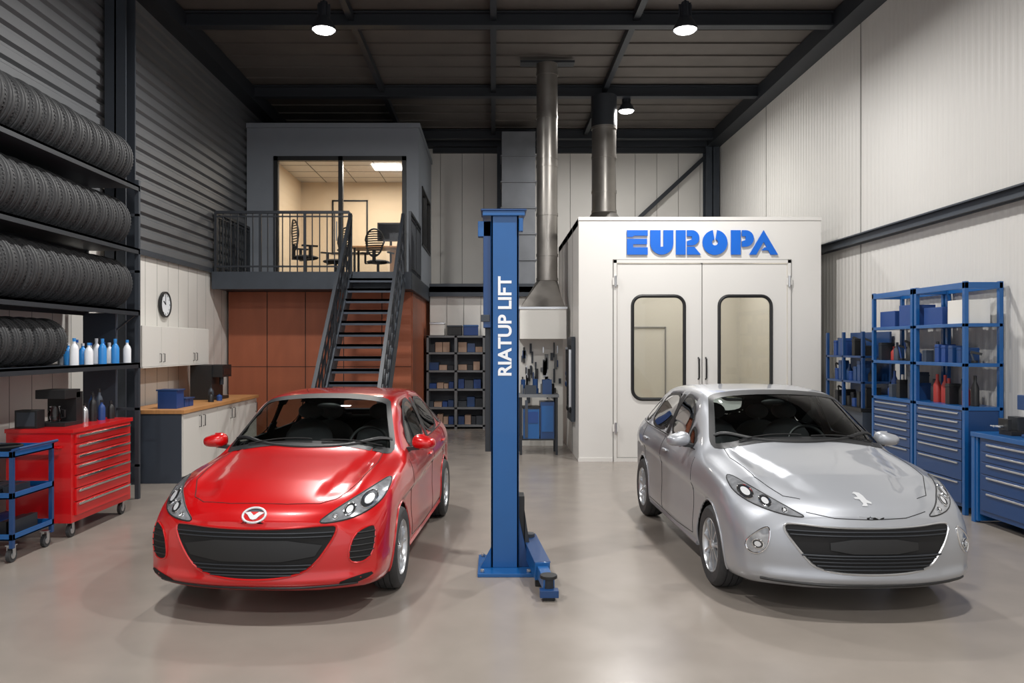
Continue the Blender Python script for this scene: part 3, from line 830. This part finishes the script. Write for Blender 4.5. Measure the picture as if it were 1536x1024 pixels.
def sstep(t): t=max(0,min(1,t)); return t*t*(3-2*t)

def build_car(S):
    root=empty("car",S['loc'],S['rz'])
    paint=M[S['paint']]
    tab=np.array(S['tab']); ys=tab[:,0]
    fy=[]; yk=0.0
    while yk<ys[-1]:
        fy.append(yk); yk+= .008 if yk<.06 else (.016 if yk<.3 else .024)
    fy.append(ys[-1]); fy=np.array(fy)
    cols=[pchip(ys,tab[:,c],fy) for c in range(1,8)]
    segs=[4,3,3,6,8,6,6,16,6,8,10]
    def deform(x,y,z):
        f=max(0,1-y/1.25)**1.5; g=max(0,min(1,(y-3.3)/1.1))**1.5
        lip=S.get('tilt',.07)*max(0,(z-.45)/.3)**2*max(0,1-y/.5)
        under=.05*max(0,(.42-z)/.2)**2*max(0,1-y/.4)
        chin=-.035*math.exp(-((z-.29)/.045)**2)*max(0,1-y/.3)
        yn=y+f*(S['wrap']*(abs(x)/.88)**S.get('wpow',2.5))+lip+under+chin-g*.2*(abs(x)/.85)**2.4
        if .10<y<1.5:
            win=sstep((y-.10)/.25)*sstep((1.5-y)/.3)
            rb=math.exp(-((abs(x)-.66)/.07)**2)*win*S.get('ridge',.022)
            xl=S['hx0']+(S['hx1']-S['hx0'])*(y-.15)/1.15
            rb-=S.get('crease',.022)*win*sstep((abs(x)-xl)/.04)*(1-.6*sstep((abs(x)-xl-.05)/.2))
            if z>.7: z+=rb*sstep((z-.70)/.06)
        if .5<y<4.15 and abs(x)>.7:
            win=min(1,(y-.5)/.5)*min(1,(4.15-y)/.4)
            zc_=.66+.045*y
            x-= math.copysign(1,x)*win*(.024*sstep((zc_-z)/.03)*sstep((z-.30)/.25))
        return (x,yn,z)
    def sec(i):
        w,zb,zbl,wr,zr,zc,fb=[c[i] for c in cols]
        H=zbl-zb; k=sstep((fy[i]-1.35)/.7)*sstep((4.1-fy[i])/.4)
        P=[(0,zb),(.7*w,zb),(.94*w,zb+.02),(.985*w,zb+.22*H),(w,zb+.55*H),(.985*w,zb+.86*H),(fb*w,zbl),(wr,zr),((.82+.05*k)*wr,zr+(.62-.02*k)*(zc-zr)),(.45*wr,zr+.9*(zc-zr)),(0,zc)]
        return section(P,segs[:10])
    V=[];ring=[]
    for i,yy in enumerate(fy):
        s=sec(i); r=[]
        for (x,z) in s: r.append(len(V)); V.append(deform(x,yy,z))
        l=[]
        for k,(x,z) in enumerate(s):
            if k in(0,len(s)-1): l.append(r[k])
            else: l.append(len(V)); V.append(deform(-x,yy,z))
        ring.append(r+l[-2:0:-1])
    F=[]; nR=len(ring[0])
    for i in range(len(ring)-1):
        for k in range(nR): F.append((ring[i][k],ring[i+1][k],ring[i+1][(k+1)%nR],ring[i][(k+1)%nR]))
    for idx,front in ((0,True),(len(ring)-1,False)):
        N=44; s=sec(idx); prev=None
        for j in [0]+list(range(7,len(s))):
            x,z=s[j]
            if j==0: x=s[7][0]*.97; z=s[0][1]
            row=[]
            for q in range(N+1):
                X=x*(-1+2*q/N); row.append(len(V)); V.append(deform(X,fy[idx],z))
            if prev:
                for q in range(N):
                    fc=(prev[q],prev[q+1],row[q+1],row[q])
                    F.append(fc if front else fc[::-1])
            prev=row
    me=bpy.data.meshes.new("body"); me.from_pydata(V,[],F)
    bm=bmesh.new(); bm.from_mesh(me)
    bmesh.ops.remove_doubles(bm,verts=bm.verts,dist=.0008)
    bm.normal_update()
    bvh=BVHTree.FromBMesh(bm)
    h_,n_,_,_=bvh.ray_cast(Vector((.1,2.6,4)),Vector((0,0,-1)))
    if n_.z<0:
        bmesh.ops.reverse_faces(bm,faces=[f for f in bm.faces])
        bm.normal_update()
    bvh=BVHTree.FromBMesh(bm)
    def ray(axis,a,c):
        if axis=='y': o,d=Vector((a,-3,c)),Vector((0,1,0))
        elif axis=='r': o,d=Vector((a,9,c)),Vector((0,-1,0))
        elif axis=='+': o,d=Vector((3,a,c)),Vector((-1,0,0))
        elif axis=='-': o,d=Vector((-3,a,c)),Vector((1,0,0))
        else: o,d=Vector((a,c,4)),Vector((0,0,-1))
        h,n,_,_=bvh.ray_cast(o,d)
        if h is None:
            o2={'y':(a,.3,c),'+':(.85,a,c),'-':(-.85,a,c),'r':(a,4.2,c)}.get(axis,(a,c,.9))
            h,n,_,_=bvh.find_nearest(Vector(o2))
        if n.dot(d)>0:n=-n
        return h,n
    def patch(b,axis,poly,off,m,cell=.03):
        t=bmesh.new(); vs=[t.verts.new((p[0],p[1],0)) for p in poly]; t.faces.new(vs)
        for ax in (0,1):
            lo=min(p[ax] for p in poly);hi=max(p[ax] for p in poly);k=lo+cell*.5
            while k<hi:
                co=[0,0,0];co[ax]=k;no=[0,0,0];no[ax]=1
                bmesh.ops.bisect_plane(t,geom=t.verts[:]+t.edges[:]+t.faces[:],plane_co=co,plane_no=no); k+=cell
        t.verts.ensure_lookup_table(); t.verts.index_update()
        vv=[]
        for v in t.verts:
            h,n=ray(axis,v.co.x,v.co.y); vv.append(h+n*off)
        ff=[[v.index for v in f.verts] for f in t.faces]
        t.free(); b.add(vv,ff,m)
    def ringpatch(b,axis,poly,inn,out,off,m):
        poly=resample(poly,.025);N=len(poly);ar=sum(poly[i][0]*poly[(i+1)%N][1]-poly[(i+1)%N][0]*poly[i][1] for i in range(N))
        sg=1 if ar>0 else -1;vv=[]
        for k in (-inn,0,out):
            for i in range(N):
                a=poly[i-1];c=poly[(i+1)%N];dx_,dz_=c[0]-a[0],c[1]-a[1];l=math.hypot(dx_,dz_) or 1
                x=poly[i][0]+sg*dz_/l*k;z=poly[i][1]-sg*dx_/l*k
                h,n=ray(axis,x,z);vv.append(h+n*off)
        ff=[]
        for r in (0,1):
            for i in range(N): j=(i+1)%N; ff.append((r*N+i,r*N+j,(r+1)*N+j,(r+1)*N+i))
        b.add(vv,ff,m)
    def line(b,axis,pts,r,m,off=0,closed=False,step=.03):
        q=[]
        for i in range(len(pts) if closed else len(pts)-1):
            a=pts[i];c=pts[(i+1)%len(pts)];L_=math.hypot(c[0]-a[0],c[1]-a[1]);n=max(1,int(L_/step))
            for k in range(n): q.append((a[0]+(c[0]-a[0])*k/n,a[1]+(c[1]-a[1])*k/n))
        if not closed:q.append(pts[-1])
        P=[]
        for a in q:
            h,n=ray(axis,*a);P.append(h+n*off)
        b.tube(P,r,m,n=6,closed=closed)
    ws=chaikin(S['windshield'],2); sides=[chaikin(p,2) for p in S['side']]; rw=chaikin(S['rear'],2)
    WR=.318; AR=S.get('arch',.355); wy=S['wheels']
    for v in bm.verts:
        if abs(v.co.x)>.60:
            for yc in wy:
                d=math.hypot(v.co.y-yc,v.co.z-WR)
                if abs(d-AR)<.0135 and d>0:
                    k=AR/d; v.co.y=yc+(v.co.y-yc)*k; v.co.z=WR+(v.co.z-WR)*k
    kill=[]
    for f in bm.faces:
        c=f.calc_center_median(); hit=False
        if abs(c.x)>.60:
            for yc in wy:
                if math.hypot(c.y-yc,c.z-WR)<AR: hit=True
        if not hit and c.z>.95:
            if c.y<2.5 and inpoly(c.x,c.z,ws):
                h,_=ray('y',c.x,c.z); hit=(h-c).length<.04
            if not hit and c.y>3.2 and inpoly(c.x,c.z,rw): hit=True
            if not hit and abs(c.x)>.45:
                for p in sides:
                    if inpoly(c.y,c.z,p):
                        h,_=ray('+' if c.x>0 else '-',c.y,c.z)
                        if (h-c).length<.04: hit=True
        if hit: kill.append(f)
    bmesh.ops.delete(bm,geom=kill,context='FACES')
    bm.to_mesh(me); bm.free()
    me.materials.append(paint); me.materials.append(M['blackm'])
    me.polygons.foreach_set("use_smooth",[True]*len(me.polygons))
    o=bpy.data.objects.new("body",me); COL.objects.link(o); o.parent=root
    so=o.modifiers.new("lining",'SOLIDIFY'); so.thickness=.012; so.offset=-1; so.material_offset=1; so.material_offset_rim=1; so.use_rim=True
    b=MB()
    patch(b,'y',ws,.001,'carglass',.04); patch(b,'r',rw,.001,'carglass',.05)
    for p in sides: patch(b,'+',p,.001,'carglass',.05); patch(b,'-',p,.001,'carglass',.05)
    b.finish("glass",parent=root,fixn=False,sharp=60)
    b=MB()
    ringpatch(b,'y',ws,.018,.014,.003,'black'); ringpatch(b,'r',rw,.03,.016,.003,'black')
    for p in sides:
        for s in '+-': ringpatch(b,s,p,.014,.014,.003,'black')
    for s in '+-':
        patch(b,s,S['bpillar'],.0035,'black',.05)
        line(b,s,S['belt'],.006,S.get('beltm','black'),.003)
    for yc in wy:
        for s in '+-':
            P=[]
            for a in np.linspace(-20,200,46):
                yy=yc+(AR+.003)*math.cos(math.radians(a)); zz=WR+(AR+.003)*math.sin(math.radians(a))
                if zz<.215: continue
                h,n=ray(s,yy,zz); P.append(h-n*.002)
            b.tube(P,.010,paint,n=8)
    for ax,pts in S['gaps']:
        if ax=='s':
            for s in '+-': line(b,s,pts,.0028,'seam',.0)
        elif ax=='zz':
            line(b,'z',pts,.003,'seam',0); line(b,'z',[(-p[0],p[1]) for p in pts],.003,'seam',0)
        else: line(b,ax,pts,.003,'seam',0)
    for yy,zz in S['handles']:
        for s in '+-':
            sg=1 if s=='+' else -1
            h,n=ray(s,yy,zz); b.ell((h.x+sg*.012,yy,zz),.018,.095,.016,paint,n=14)
    for s in '+-': line(b,s,[(wy[0]+AR+.04,.235),(wy[1]-AR-.04,.235)],.022,paint,.0)
    P=[]
    for a in np.linspace(-.68,.68,30):
        h,n=ray('z',a,S['cowly']+.20*(abs(a)/.66)**2); P.append(h+n*-.004)
    b.tube(P,.018,'black',n=8)
    for x0,x1 in ((-.52,.02),(.1,.62)):
        P=[]
        for t in np.linspace(0,1,14):
            x=x0+(x1-x0)*t; h,n=ray('y',x,S['wipz']-.05*abs(x)/.6+.02*math.sin(t*3.14)); P.append(h+n*.012)
        b.tube(P,.006,'blackm',n=6)
    b.finish("trim",parent=root,fixn=True,sharp=45)
    b=MB(); S['front'](b,patch,ringpatch,line,ray,paint)
    b.finish("front_lights_and_grille",parent=root,sharp=50,fixn=False)
    b=MB()
    for s in '+-': patch(b,s,chaikin([(4.05,.82),(4.25,.84),(4.18,1.0),(4.02,.98)]),.004,'amber')
    b.finish("tail_lights",parent=root,fixn=False)
    b=MB()
    for sg in (-1,1):
        h,n=ray('+' if sg>0 else '-',S['miry'],S['mirz']-.07)
        b.bar((h.x-sg*.03,S['miry'],S['mirz']-.06),(sg*.90,S['miry']-.01,S['mirz']-.045),.06,.03,'black')
        T=Matrix.Translation((sg*.935,S['miry'],S['mirz']))@Matrix.Rotation(sg*-.15,4,'Z')@Matrix.Rotation(sg*.10,4,'Y')
        vs=[];fs=[];n1,n2=24,12
        for i in range(n2+1):
            ph=-math.pi/2+math.pi*i/n2
            for j in range(n1):
                t=2*math.pi*j/n1; c=math.copysign(abs(math.cos(t))**.7,math.cos(t))
                y_=min(.095*math.cos(ph)*math.sin(t),.03)
                tz=1.0-.25*(c*sg+1)/2
                vs.append((.105*abs(math.cos(ph))**.6*c,y_,.068*tz*math.copysign(abs(math.sin(ph))**.8,math.sin(ph))))
        for i in range(n2):
            for j in range(n1): fs.append((i*n1+j,i*n1+(j+1)%n1,(i+1)*n1+(j+1)%n1,(i+1)*n1+j))
        b.add(vs,fs,paint,T)
    b.finish("side_mirrors",parent=root)
    k_=0
    for yc in wy:
        for sg in (-1,1):
            k_+=1
            b=MB(); cx=sg*.775
            tp=[(.205,-.085),(.215,-.1),(.25,-.107),(.285,-.105),(.303,-.092),(.314,-.07),(.314,-.052),(.307,-.05),(.307,-.044),(.317,-.042),(.318,-.004),(.309,-.003),(.309,.003),(.318,.004),(.317,.042),(.307,.044),(.307,.05),(.314,.052),(.314,.07),(.303,.092),(.285,.105),(.25,.107),(.215,.1),(.205,.085)]
            b.lathe([(r,h*sg) for r,h in tp],(cx,yc,WR),'x','rubber',n=56,closed=True)
            b.lathe([(.206,.088*sg),(.214,.094*sg),(.208,.100*sg),(.198,.085*sg),(.192,.04*sg),(.19,-.07*sg),(.205,-.085*sg)],(cx,yc,WR),'x','alu',n=48)
            b.cyl((cx-sg*.02,yc,WR),(cx-sg*.01,yc,WR),.192,'blackm',n=32); b.cyl((cx,yc,WR),(cx+sg*.01,yc,WR),.13,'steel',n=32)
            ns=S['spokes']
            for i in range(ns):
                for dd in ((-.11,.11) if S['double'] else (0,)):
                    a=2*math.pi*i/ns+.2
                    def pt(r,da,h):
                        aa=a+da; return (cx+sg*h,yc+r*math.cos(aa),WR+r*math.sin(aa))
                    w0,w1=(.30,.075) if not S['double'] else (.22,.05)
                    vs=[pt(.035,dd-w0,.05),pt(.035,dd+w0,.05),pt(.035,dd+w0,.082),pt(.035,dd-w0,.082),
                        pt(.12,dd*1.3-w1*1.3,.05),pt(.12,dd*1.3+w1*1.3,.05),pt(.12,dd*1.3+w1,.086),pt(.12,dd*1.3-w1,.086),
                        pt(.2,dd*1.6-w1,.055),pt(.2,dd*1.6+w1,.055),pt(.2,dd*1.6+w1*.8,.088),pt(.2,dd*1.6-w1*.8,.088)]
                    b.add(vs,[(0,1,5,4),(1,2,6,5),(2,3,7,6),(3,0,4,7),(4,5,9,8),(5,6,10,9),(6,7,11,10),(7,4,8,11)],'alu')
            b.cyl((cx+sg*.04,yc,WR),(cx+sg*.09,yc,WR),.052,'alu',n=24,r2=.042); b.cyl((cx+sg*.09,yc,WR),(cx+sg*.094,yc,WR),.028,'chrome',n=20)
            b.finish("wheel_%d"%k_,parent=root,sharp=30)
    b=MB()
    for yc in wy:
        for sg in (-1,1):
            pr=[(yc+AR*math.cos(a),WR+AR*math.sin(a)) for a in np.linspace(-.3,math.pi+.3,30)]
            vs=[(sg*.48,p[0],p[1]) for p in pr]+[(sg*.84,p[0],p[1]) for p in pr]; n=len(pr)
            b.add(vs,[(i,i+1,n+i+1,n+i) for i in range(n-1)],'blackm'); b.add([(sg*.48,p[0],p[1]) for p in pr],[tuple(range(n))],'blackm')
    b.box(-.74,.74,1.42,4.0,.30,.78,'blackm')
    b.finish("wheel_liners",parent=root,fixn=False)
    b=MB()
    b.box(-.66,.66,1.5,1.78,.78,.955,'black'); b.ell((.36,1.78,.95),.2,.12,.06,'black')
    T=Matrix.Translation((.36,1.98,.98))@Matrix.Rotation(math.radians(65),4,'X')
    vs=[T@Vector((.18*math.cos(a),.18*math.sin(a),0)) for a in np.linspace(0,2*math.pi,33)[:-1]]
    b.tube(vs,.015,'black',closed=True); b.ell((0,0,0),.06,.06,.03,'black',T=T)
    for a in (0,math.pi,-math.pi/2): b.bar(T@Vector((0,0,0)),T@Vector((.18*math.cos(a),.18*math.sin(a),0)),.03,.015,'black')
    for sx,yy,w in ((-.36,2.45,.25),(.36,2.45,.25),(-.38,3.3,.27),(.38,3.3,.27)):
        top=1.13 if yy<3 else 1.05
        T=Matrix.Translation((sx,yy,.78))@Matrix.Rotation(math.radians(-14),4,'X')
        b.ell((0,0,(top-.78)*.45),w,.09,(top-.78)*.72,'seat',T=T); b.ell((0,.0,top-.78+.13),.13,.05,.085,'seat',T=T); b.cyl((0,0,top-.9),(0,0,top-.68),.03,'seat',n=8,T=T)
    b.ell((0,S['cowly']+.66,1.345 if S['paint']=='paintred' else 1.38),.11,.02,.03,'black')
    b.finish("cabin_interior",parent=root)
    return root

TABR=[(0.00,.74,.25,.57,.54,.66,.695,.94),
(0.04,.815,.215,.63,.60,.725,.75,.94),
(0.15,.85,.20,.70,.63,.785,.81,.94),
(0.35,.872,.19,.775,.65,.845,.87,.945),
(0.65,.88,.19,.85,.67,.905,.935,.95),
(0.95,.882,.19,.895,.69,.945,.985,.95),
(1.20,.882,.19,.92,.71,.972,1.03,.945),
(1.30,.882,.19,.93,.72,.985,1.065,.94),
(1.50,.882,.19,.945,.70,1.085,1.205,.93),
(1.75,.882,.19,.955,.66,1.23,1.355,.925),
(1.98,.882,.19,.962,.62,1.36,1.43,.925),
(2.20,.882,.19,.967,.60,1.405,1.455,.925),
(2.7,.882,.19,.98,.595,1.42,1.47,.925),
(3.2,.882,.19,.995,.58,1.40,1.45,.925),
(3.6,.875,.20,1.01,.55,1.35,1.405,.925),
(3.9,.862,.22,1.01,.53,1.26,1.32,.92),
(4.12,.84,.25,.99,.54,1.12,1.17,.92),
(4.27,.80,.28,.94,.55,.99,1.02,.92),
(4.37,.74,.32,.87,.52,.92,.935,.92),
(4.42,.66,.38,.78,.45,.83,.84,.92)]
def lamp_unit(b,patch,line,s,cx,cz,r,cell=.015):
    circ=[(s*(cx+r*math.cos(a)),cz+r*math.sin(a)) for a in np.linspace(0,2*math.pi,25)[:-1]]
    patch(b,'y',circ,.0055,'lensd',cell); line(b,'y',circ,.004,'chrome',.006,closed=True)
    c2=[(s*(cx+r*.6*math.cos(a)),cz+r*.6*math.sin(a)) for a in np.linspace(0,2*math.pi,21)[:-1]]
    patch(b,'y',c2,.009,'badge',cell)
def front_red(b,patch,ringpatch,line,ray,paint):
    gr=chaikin(mir([(0,.650),(.25,.655),(.52,.672),(.575,.655),(.545,.57),(.45,.43),(.36,.355),(.2,.32),(0,.31)]),2)
    patch(b,'y',gr,.003,'blackm',.02); line(b,'y',resample(gr,.03),.009,paint,.003,closed=True)
    for z in (.62,.595,.41,.385,.36,.34):
        xs=[a for a in np.linspace(-.56,.56,80) if inpoly(a,z,gr)]
        if xs: line(b,'y',[(xs[0]+.01,z),(xs[-1]-.01,z)],.0055,'steel2',.008)
    patch(b,'y',chaikin([(-.50,.575),(-.41,.435),(.41,.435),(.50,.575)],1),.014,'black',.02)
    for s in (-1,1):
        fg=[(s*x,z) for x,z in chaikin([(.675,.60),(.77,.645),(.805,.62),(.80,.47),(.75,.40),(.66,.40),(.64,.46)],2)]
        patch(b,'y',fg,.003,'blackm',.02); line(b,'y',resample(fg,.03),.007,paint,.002,closed=True)
        for z in (.44,.48,.52,.56,.60):
            xs=[a for a in np.linspace(.6,.82,60) if inpoly(s*a,z,fg)]
            if xs: line(b,'y',[(s*xs[0],z),(s*xs[-1],z)],.005,'black',.006)
        hl=[(s*x,z) for x,z in chaikin([(.43,.678),(.51,.74),(.62,.805),(.74,.87),(.805,.895),(.825,.84),(.80,.765),(.71,.712),(.58,.684)],2)]
        patch(b,'y',hl,.003,'lens',.012); line(b,'y',resample(hl,.02),.0055,'black',.001,closed=True)
        lamp_unit(b,patch,line,s,.725,.79,.046); lamp_unit(b,patch,line,s,.625,.748,.034); lamp_unit(b,patch,line,s,.545,.712,.014)
    line(b,'y',[(-.70,.262),(-.3,.252),(.3,.252),(.70,.262)],.010,'black',.0)
    for s in (-1,1):
        sk=[(s*x,z) for x,z in chaikin([(.60,.29),(.78,.33),(.80,.30),(.66,.255),(.58,.262)],1)]
        patch(b,'y',sk,.003,'blackm',.02)
    # oval winged badge standing on a plate tangent to the nose
    zc=.722; h0,_=ray('y',0,zc-.058); h1,_=ray('y',0,zc+.058)
    c=(h0+h1)/2; up=(h1-h0).normalized(); nn=Vector((0,-up.z,up.y)).normalized()
    if nn.y>0: nn=-nn
    c=c+nn*.016
    P=lambda a,q,o=0: c+Vector((a,0,0))+up*q+nn*o
    angs=np.linspace(0,2*math.pi,33)[:-1]
    b.tube([P(.080*math.cos(a),.060*math.sin(a)) for a in angs],.009,'badge',closed=True)
    disc=[P(.080*math.cos(a),.060*math.sin(a),-.003) for a in angs]; back=[P(.080*math.cos(a),.060*math.sin(a),-.03) for a in angs]
    b.add(disc,[tuple(range(32))],'steel'); b.add(disc+back,[(i,(i+1)%32,32+(i+1)%32,32+i) for i in range(32)],'steel')
    W=[(-.068,.018),(-.03,.024),(0,-.004),(.03,.024),(.068,.018),(.045,.0),(.02,-.032),(0,-.038),(-.02,-.032),(-.045,.0)]
    b.add([P(p[0],p[1],.006) for p in W]+[P(p[0],p[1],-.002) for p in W],[tuple(range(10))]+[(i,(i+1)%10,10+(i+1)%10,10+i) for i in range(10)],'badge')
red=dict(loc=(-1.65,5.38,0),rz=math.radians(-4.0),paint='paintred',tab=TABR,wrap=.28,tilt=.06,hx0=.34,hx1=.56,wheels=(.93,3.57),spokes=5,double=True,
 windshield=mir([(0,1.075),(.30,1.07),(.52,1.045),(.665,1.015),(.715,1.01),(.65,1.17),(.585,1.33),(.55,1.40),(.25,1.430),(0,1.435)]),
 side=[[(1.66,.992),(2.56,1.015),(2.54,1.375),(2.22,1.37),(1.98,1.28),(1.8,1.14)],[(2.64,1.015),(3.42,1.035),(3.32,1.28),(3.12,1.35),(2.62,1.375)],[(3.50,1.045),(3.78,1.06),(3.55,1.24),(3.38,1.29)]],
 rear=mir([(0,1.07),(.45,1.07),(.44,1.24),(.38,1.29),(0,1.30)]),
 bpillar=[(2.55,1.0),(2.65,1.0),(2.64,1.38),(2.54,1.38)], belt=[(1.62,.975),(2.5,.993),(3.5,1.02),(3.82,1.04)],
 gaps=[('zz',[(.64,1.36),(.66,1.0),(.62,.55),(.52,.30),(.42,.215)]),('z',[(-.42,.215),(-.2,.175),(.2,.175),(.42,.215)]),
   ('s',[(1.42,.30),(1.40,.6),(1.46,.93)]),('s',[(2.60,.27),(2.62,.98)]),('s',[(3.30,.35),(3.42,.65),(3.52,1.0)]),('s',[(1.42,.30),(2.0,.265),(3.28,.28)])],
 handles=[(2.42,.86),(3.32,.88)],cowly=1.27,wipz=1.10,miry=1.62,mirz=1.055,front=front_red)
build_car(red)
TABS=[(0.00,.72,.25,.58,.52,.67,.71,.94),
(0.04,.805,.215,.64,.59,.74,.765,.94),
(0.15,.855,.20,.72,.63,.80,.83,.94),
(0.35,.88,.19,.80,.66,.865,.90,.945),
(0.65,.892,.19,.875,.68,.93,.97,.95),
(0.95,.895,.19,.92,.70,.975,1.025,.95),
(1.15,.895,.19,.94,.72,1.0,1.065,.945),
(1.25,.895,.19,.95,.73,1.015,1.10,.94),
(1.48,.895,.19,.962,.705,1.12,1.255,.93),
(1.75,.895,.19,.972,.665,1.265,1.395,.925),
(1.98,.895,.19,.98,.625,1.395,1.465,.925),
(2.22,.895,.19,.985,.605,1.44,1.492,.925),
(2.7,.895,.19,.995,.60,1.455,1.508,.925),
(3.2,.895,.19,1.01,.585,1.43,1.485,.925),
(3.6,.888,.20,1.02,.56,1.38,1.44,.925),
(3.88,.87,.22,1.02,.53,1.29,1.35,.92),
(4.06,.85,.25,1.0,.54,1.14,1.19,.92),
(4.18,.81,.28,.95,.56,1.0,1.03,.92),
(4.26,.74,.32,.87,.52,.92,.935,.92),
(4.30,.66,.38,.78,.45,.83,.84,.92)]
def front_sil(b,patch,ringpatch,line,ray,paint):
    gr=chaikin(mir([(0,.640),(.3,.647),(.53,.665),(.585,.645),(.555,.57),(.46,.44),(.39,.37),(.25,.34),(0,.33)]),2)
    patch(b,'y',gr,.003,'blackm',.02); line(b,'y',resample(gr,.03),.008,'alu',.004,closed=True)
    for z in (.615,.59,.44,.415,.39,.365):
        xs=[a for a in np.linspace(-.64,.64,90) if inpoly(a,z,gr)]
        if xs: line(b,'y',[(xs[0]+.01,z),(xs[-1]-.01,z)],.006,'steel2',.009)
    patch(b,'y',chaikin([(-.30,.57),(-.30,.475),(.30,.475),(.30,.57)],1),.016,'black',.02); line(b,'y',[(-.48,.46),(.48,.46)],.007,'steel2',.012)
    for s in (-1,1):
        fg=[(s*x,z) for x,z in chaikin([(.66,.63),(.72,.60),(.80,.52),(.80,.45),(.75,.425),(.69,.47),(.665,.55)],2)]
        patch(b,'y',fg,.003,'lens',.012); line(b,'y',resample(fg,.02),.006,'chrome',.002,closed=True)
        lamp_unit(b,patch,line,s,.735,.50,.030,.012)
        hl=[(s*x,z) for x,z in chaikin([(.42,.70),(.49,.738),(.60,.80),(.70,.862),(.77,.91),(.81,.885),(.81,.82),(.74,.758),(.58,.712)],2)]
        patch(b,'y',hl,.003,'lens',.012); line(b,'y',resample(hl,.02),.005,'black',.001,closed=True)
        lamp_unit(b,patch,line,s,.735,.82,.040); lamp_unit(b,patch,line,s,.645,.779,.032); lamp_unit(b,patch,line,s,.55,.738,.014)
    line(b,'y',[(-.72,.265),(-.3,.252),(.3,.252),(.72,.265)],.012,'black',.0)
    lion=[(-.03,-.06),(-.01,-.04),(-.02,-.005),(-.05,0),(-.055,.015),(-.02,.02),(-.025,.045),(-.045,.055),(-.02,.07),(.015,.06),(.03,.03),(.035,-.01),(.06,-.03),(.055,-.045),(.02,-.035),(.015,-.06)]
    patch(b,'z',[(x*.9,.20+z*1.1) for x,z in lion],.004,'badge',.02)
sil=dict(loc=(2.61,5.42,0),rz=math.radians(1.0),paint='paintsil',tab=TABS,wrap=.30,tilt=.08,hx0=.28,hx1=.60,wheels=(.90,3.51),spokes=9,double=False,
 windshield=mir([(0,1.11),(.30,1.105),(.52,1.08),(.68,1.048),(.725,1.045),(.66,1.20),(.595,1.36),(.56,1.435),(.25,1.463),(0,1.468)]),
 side=[[(1.88,1.02),(2.52,1.03),(2.50,1.41),(2.24,1.405),(2.05,1.33),(1.91,1.235)],[(2.60,1.03),(3.38,1.05),(3.28,1.32),(3.10,1.385),(2.58,1.412)],[(3.46,1.06),(3.74,1.075),(3.55,1.26),(3.36,1.32)],[(1.56,1.01),(1.83,1.02),(1.85,1.19)]],
 rear=mir([(0,1.09),(.45,1.09),(.44,1.27),(.38,1.32),(0,1.33)]),
 bpillar=[(2.51,1.01),(2.61,1.01),(2.60,1.41),(2.50,1.41)], belt=[(1.55,.99),(2.5,1.01),(3.5,1.035),(3.80,1.055)],beltm='black',
 gaps=[('zz',[(.65,1.32),(.68,1.0),(.64,.55),(.52,.30),(.42,.24)]),('y',[(-.42,.735),(-.25,.705),(0,.697),(.25,.705),(.42,.735)]),
   ('s',[(1.40,.30),(1.38,.6),(1.44,.94)]),('s',[(2.56,.27),(2.58,.99)]),('s',[(3.24,.35),(3.36,.65),(3.46,1.01)]),('s',[(1.40,.30),(2.0,.265),(3.22,.28)])],
 handles=[(2.38,.88),(3.26,.90)],cowly=1.23,wipz=1.135,miry=1.66,mirz=1.065,front=front_sil)
build_car(sil)

# ------------------------------------------------------------------ world + camera
w=bpy.data.worlds.new("daylight"); SC.world=w; w.use_nodes=True
bg=w.node_tree.nodes["Background"]; bg.inputs[0].default_value=(.96,.97,1,1); bg.inputs[1].default_value=1.1  # unseen front side left open so this world adds soft frontal light
cam=bpy.data.cameras.new("camera"); co=bpy.data.objects.new("camera",cam); COL.objects.link(co)
co.location=(0,0,1.9); co.rotation_euler=(math.radians(90),0,0); cam.lens=1190/1536*36; cam.sensor_width=36
cam.shift_x=28/1536; cam.shift_y=6/1536; cam.clip_end=100
SC.camera=co
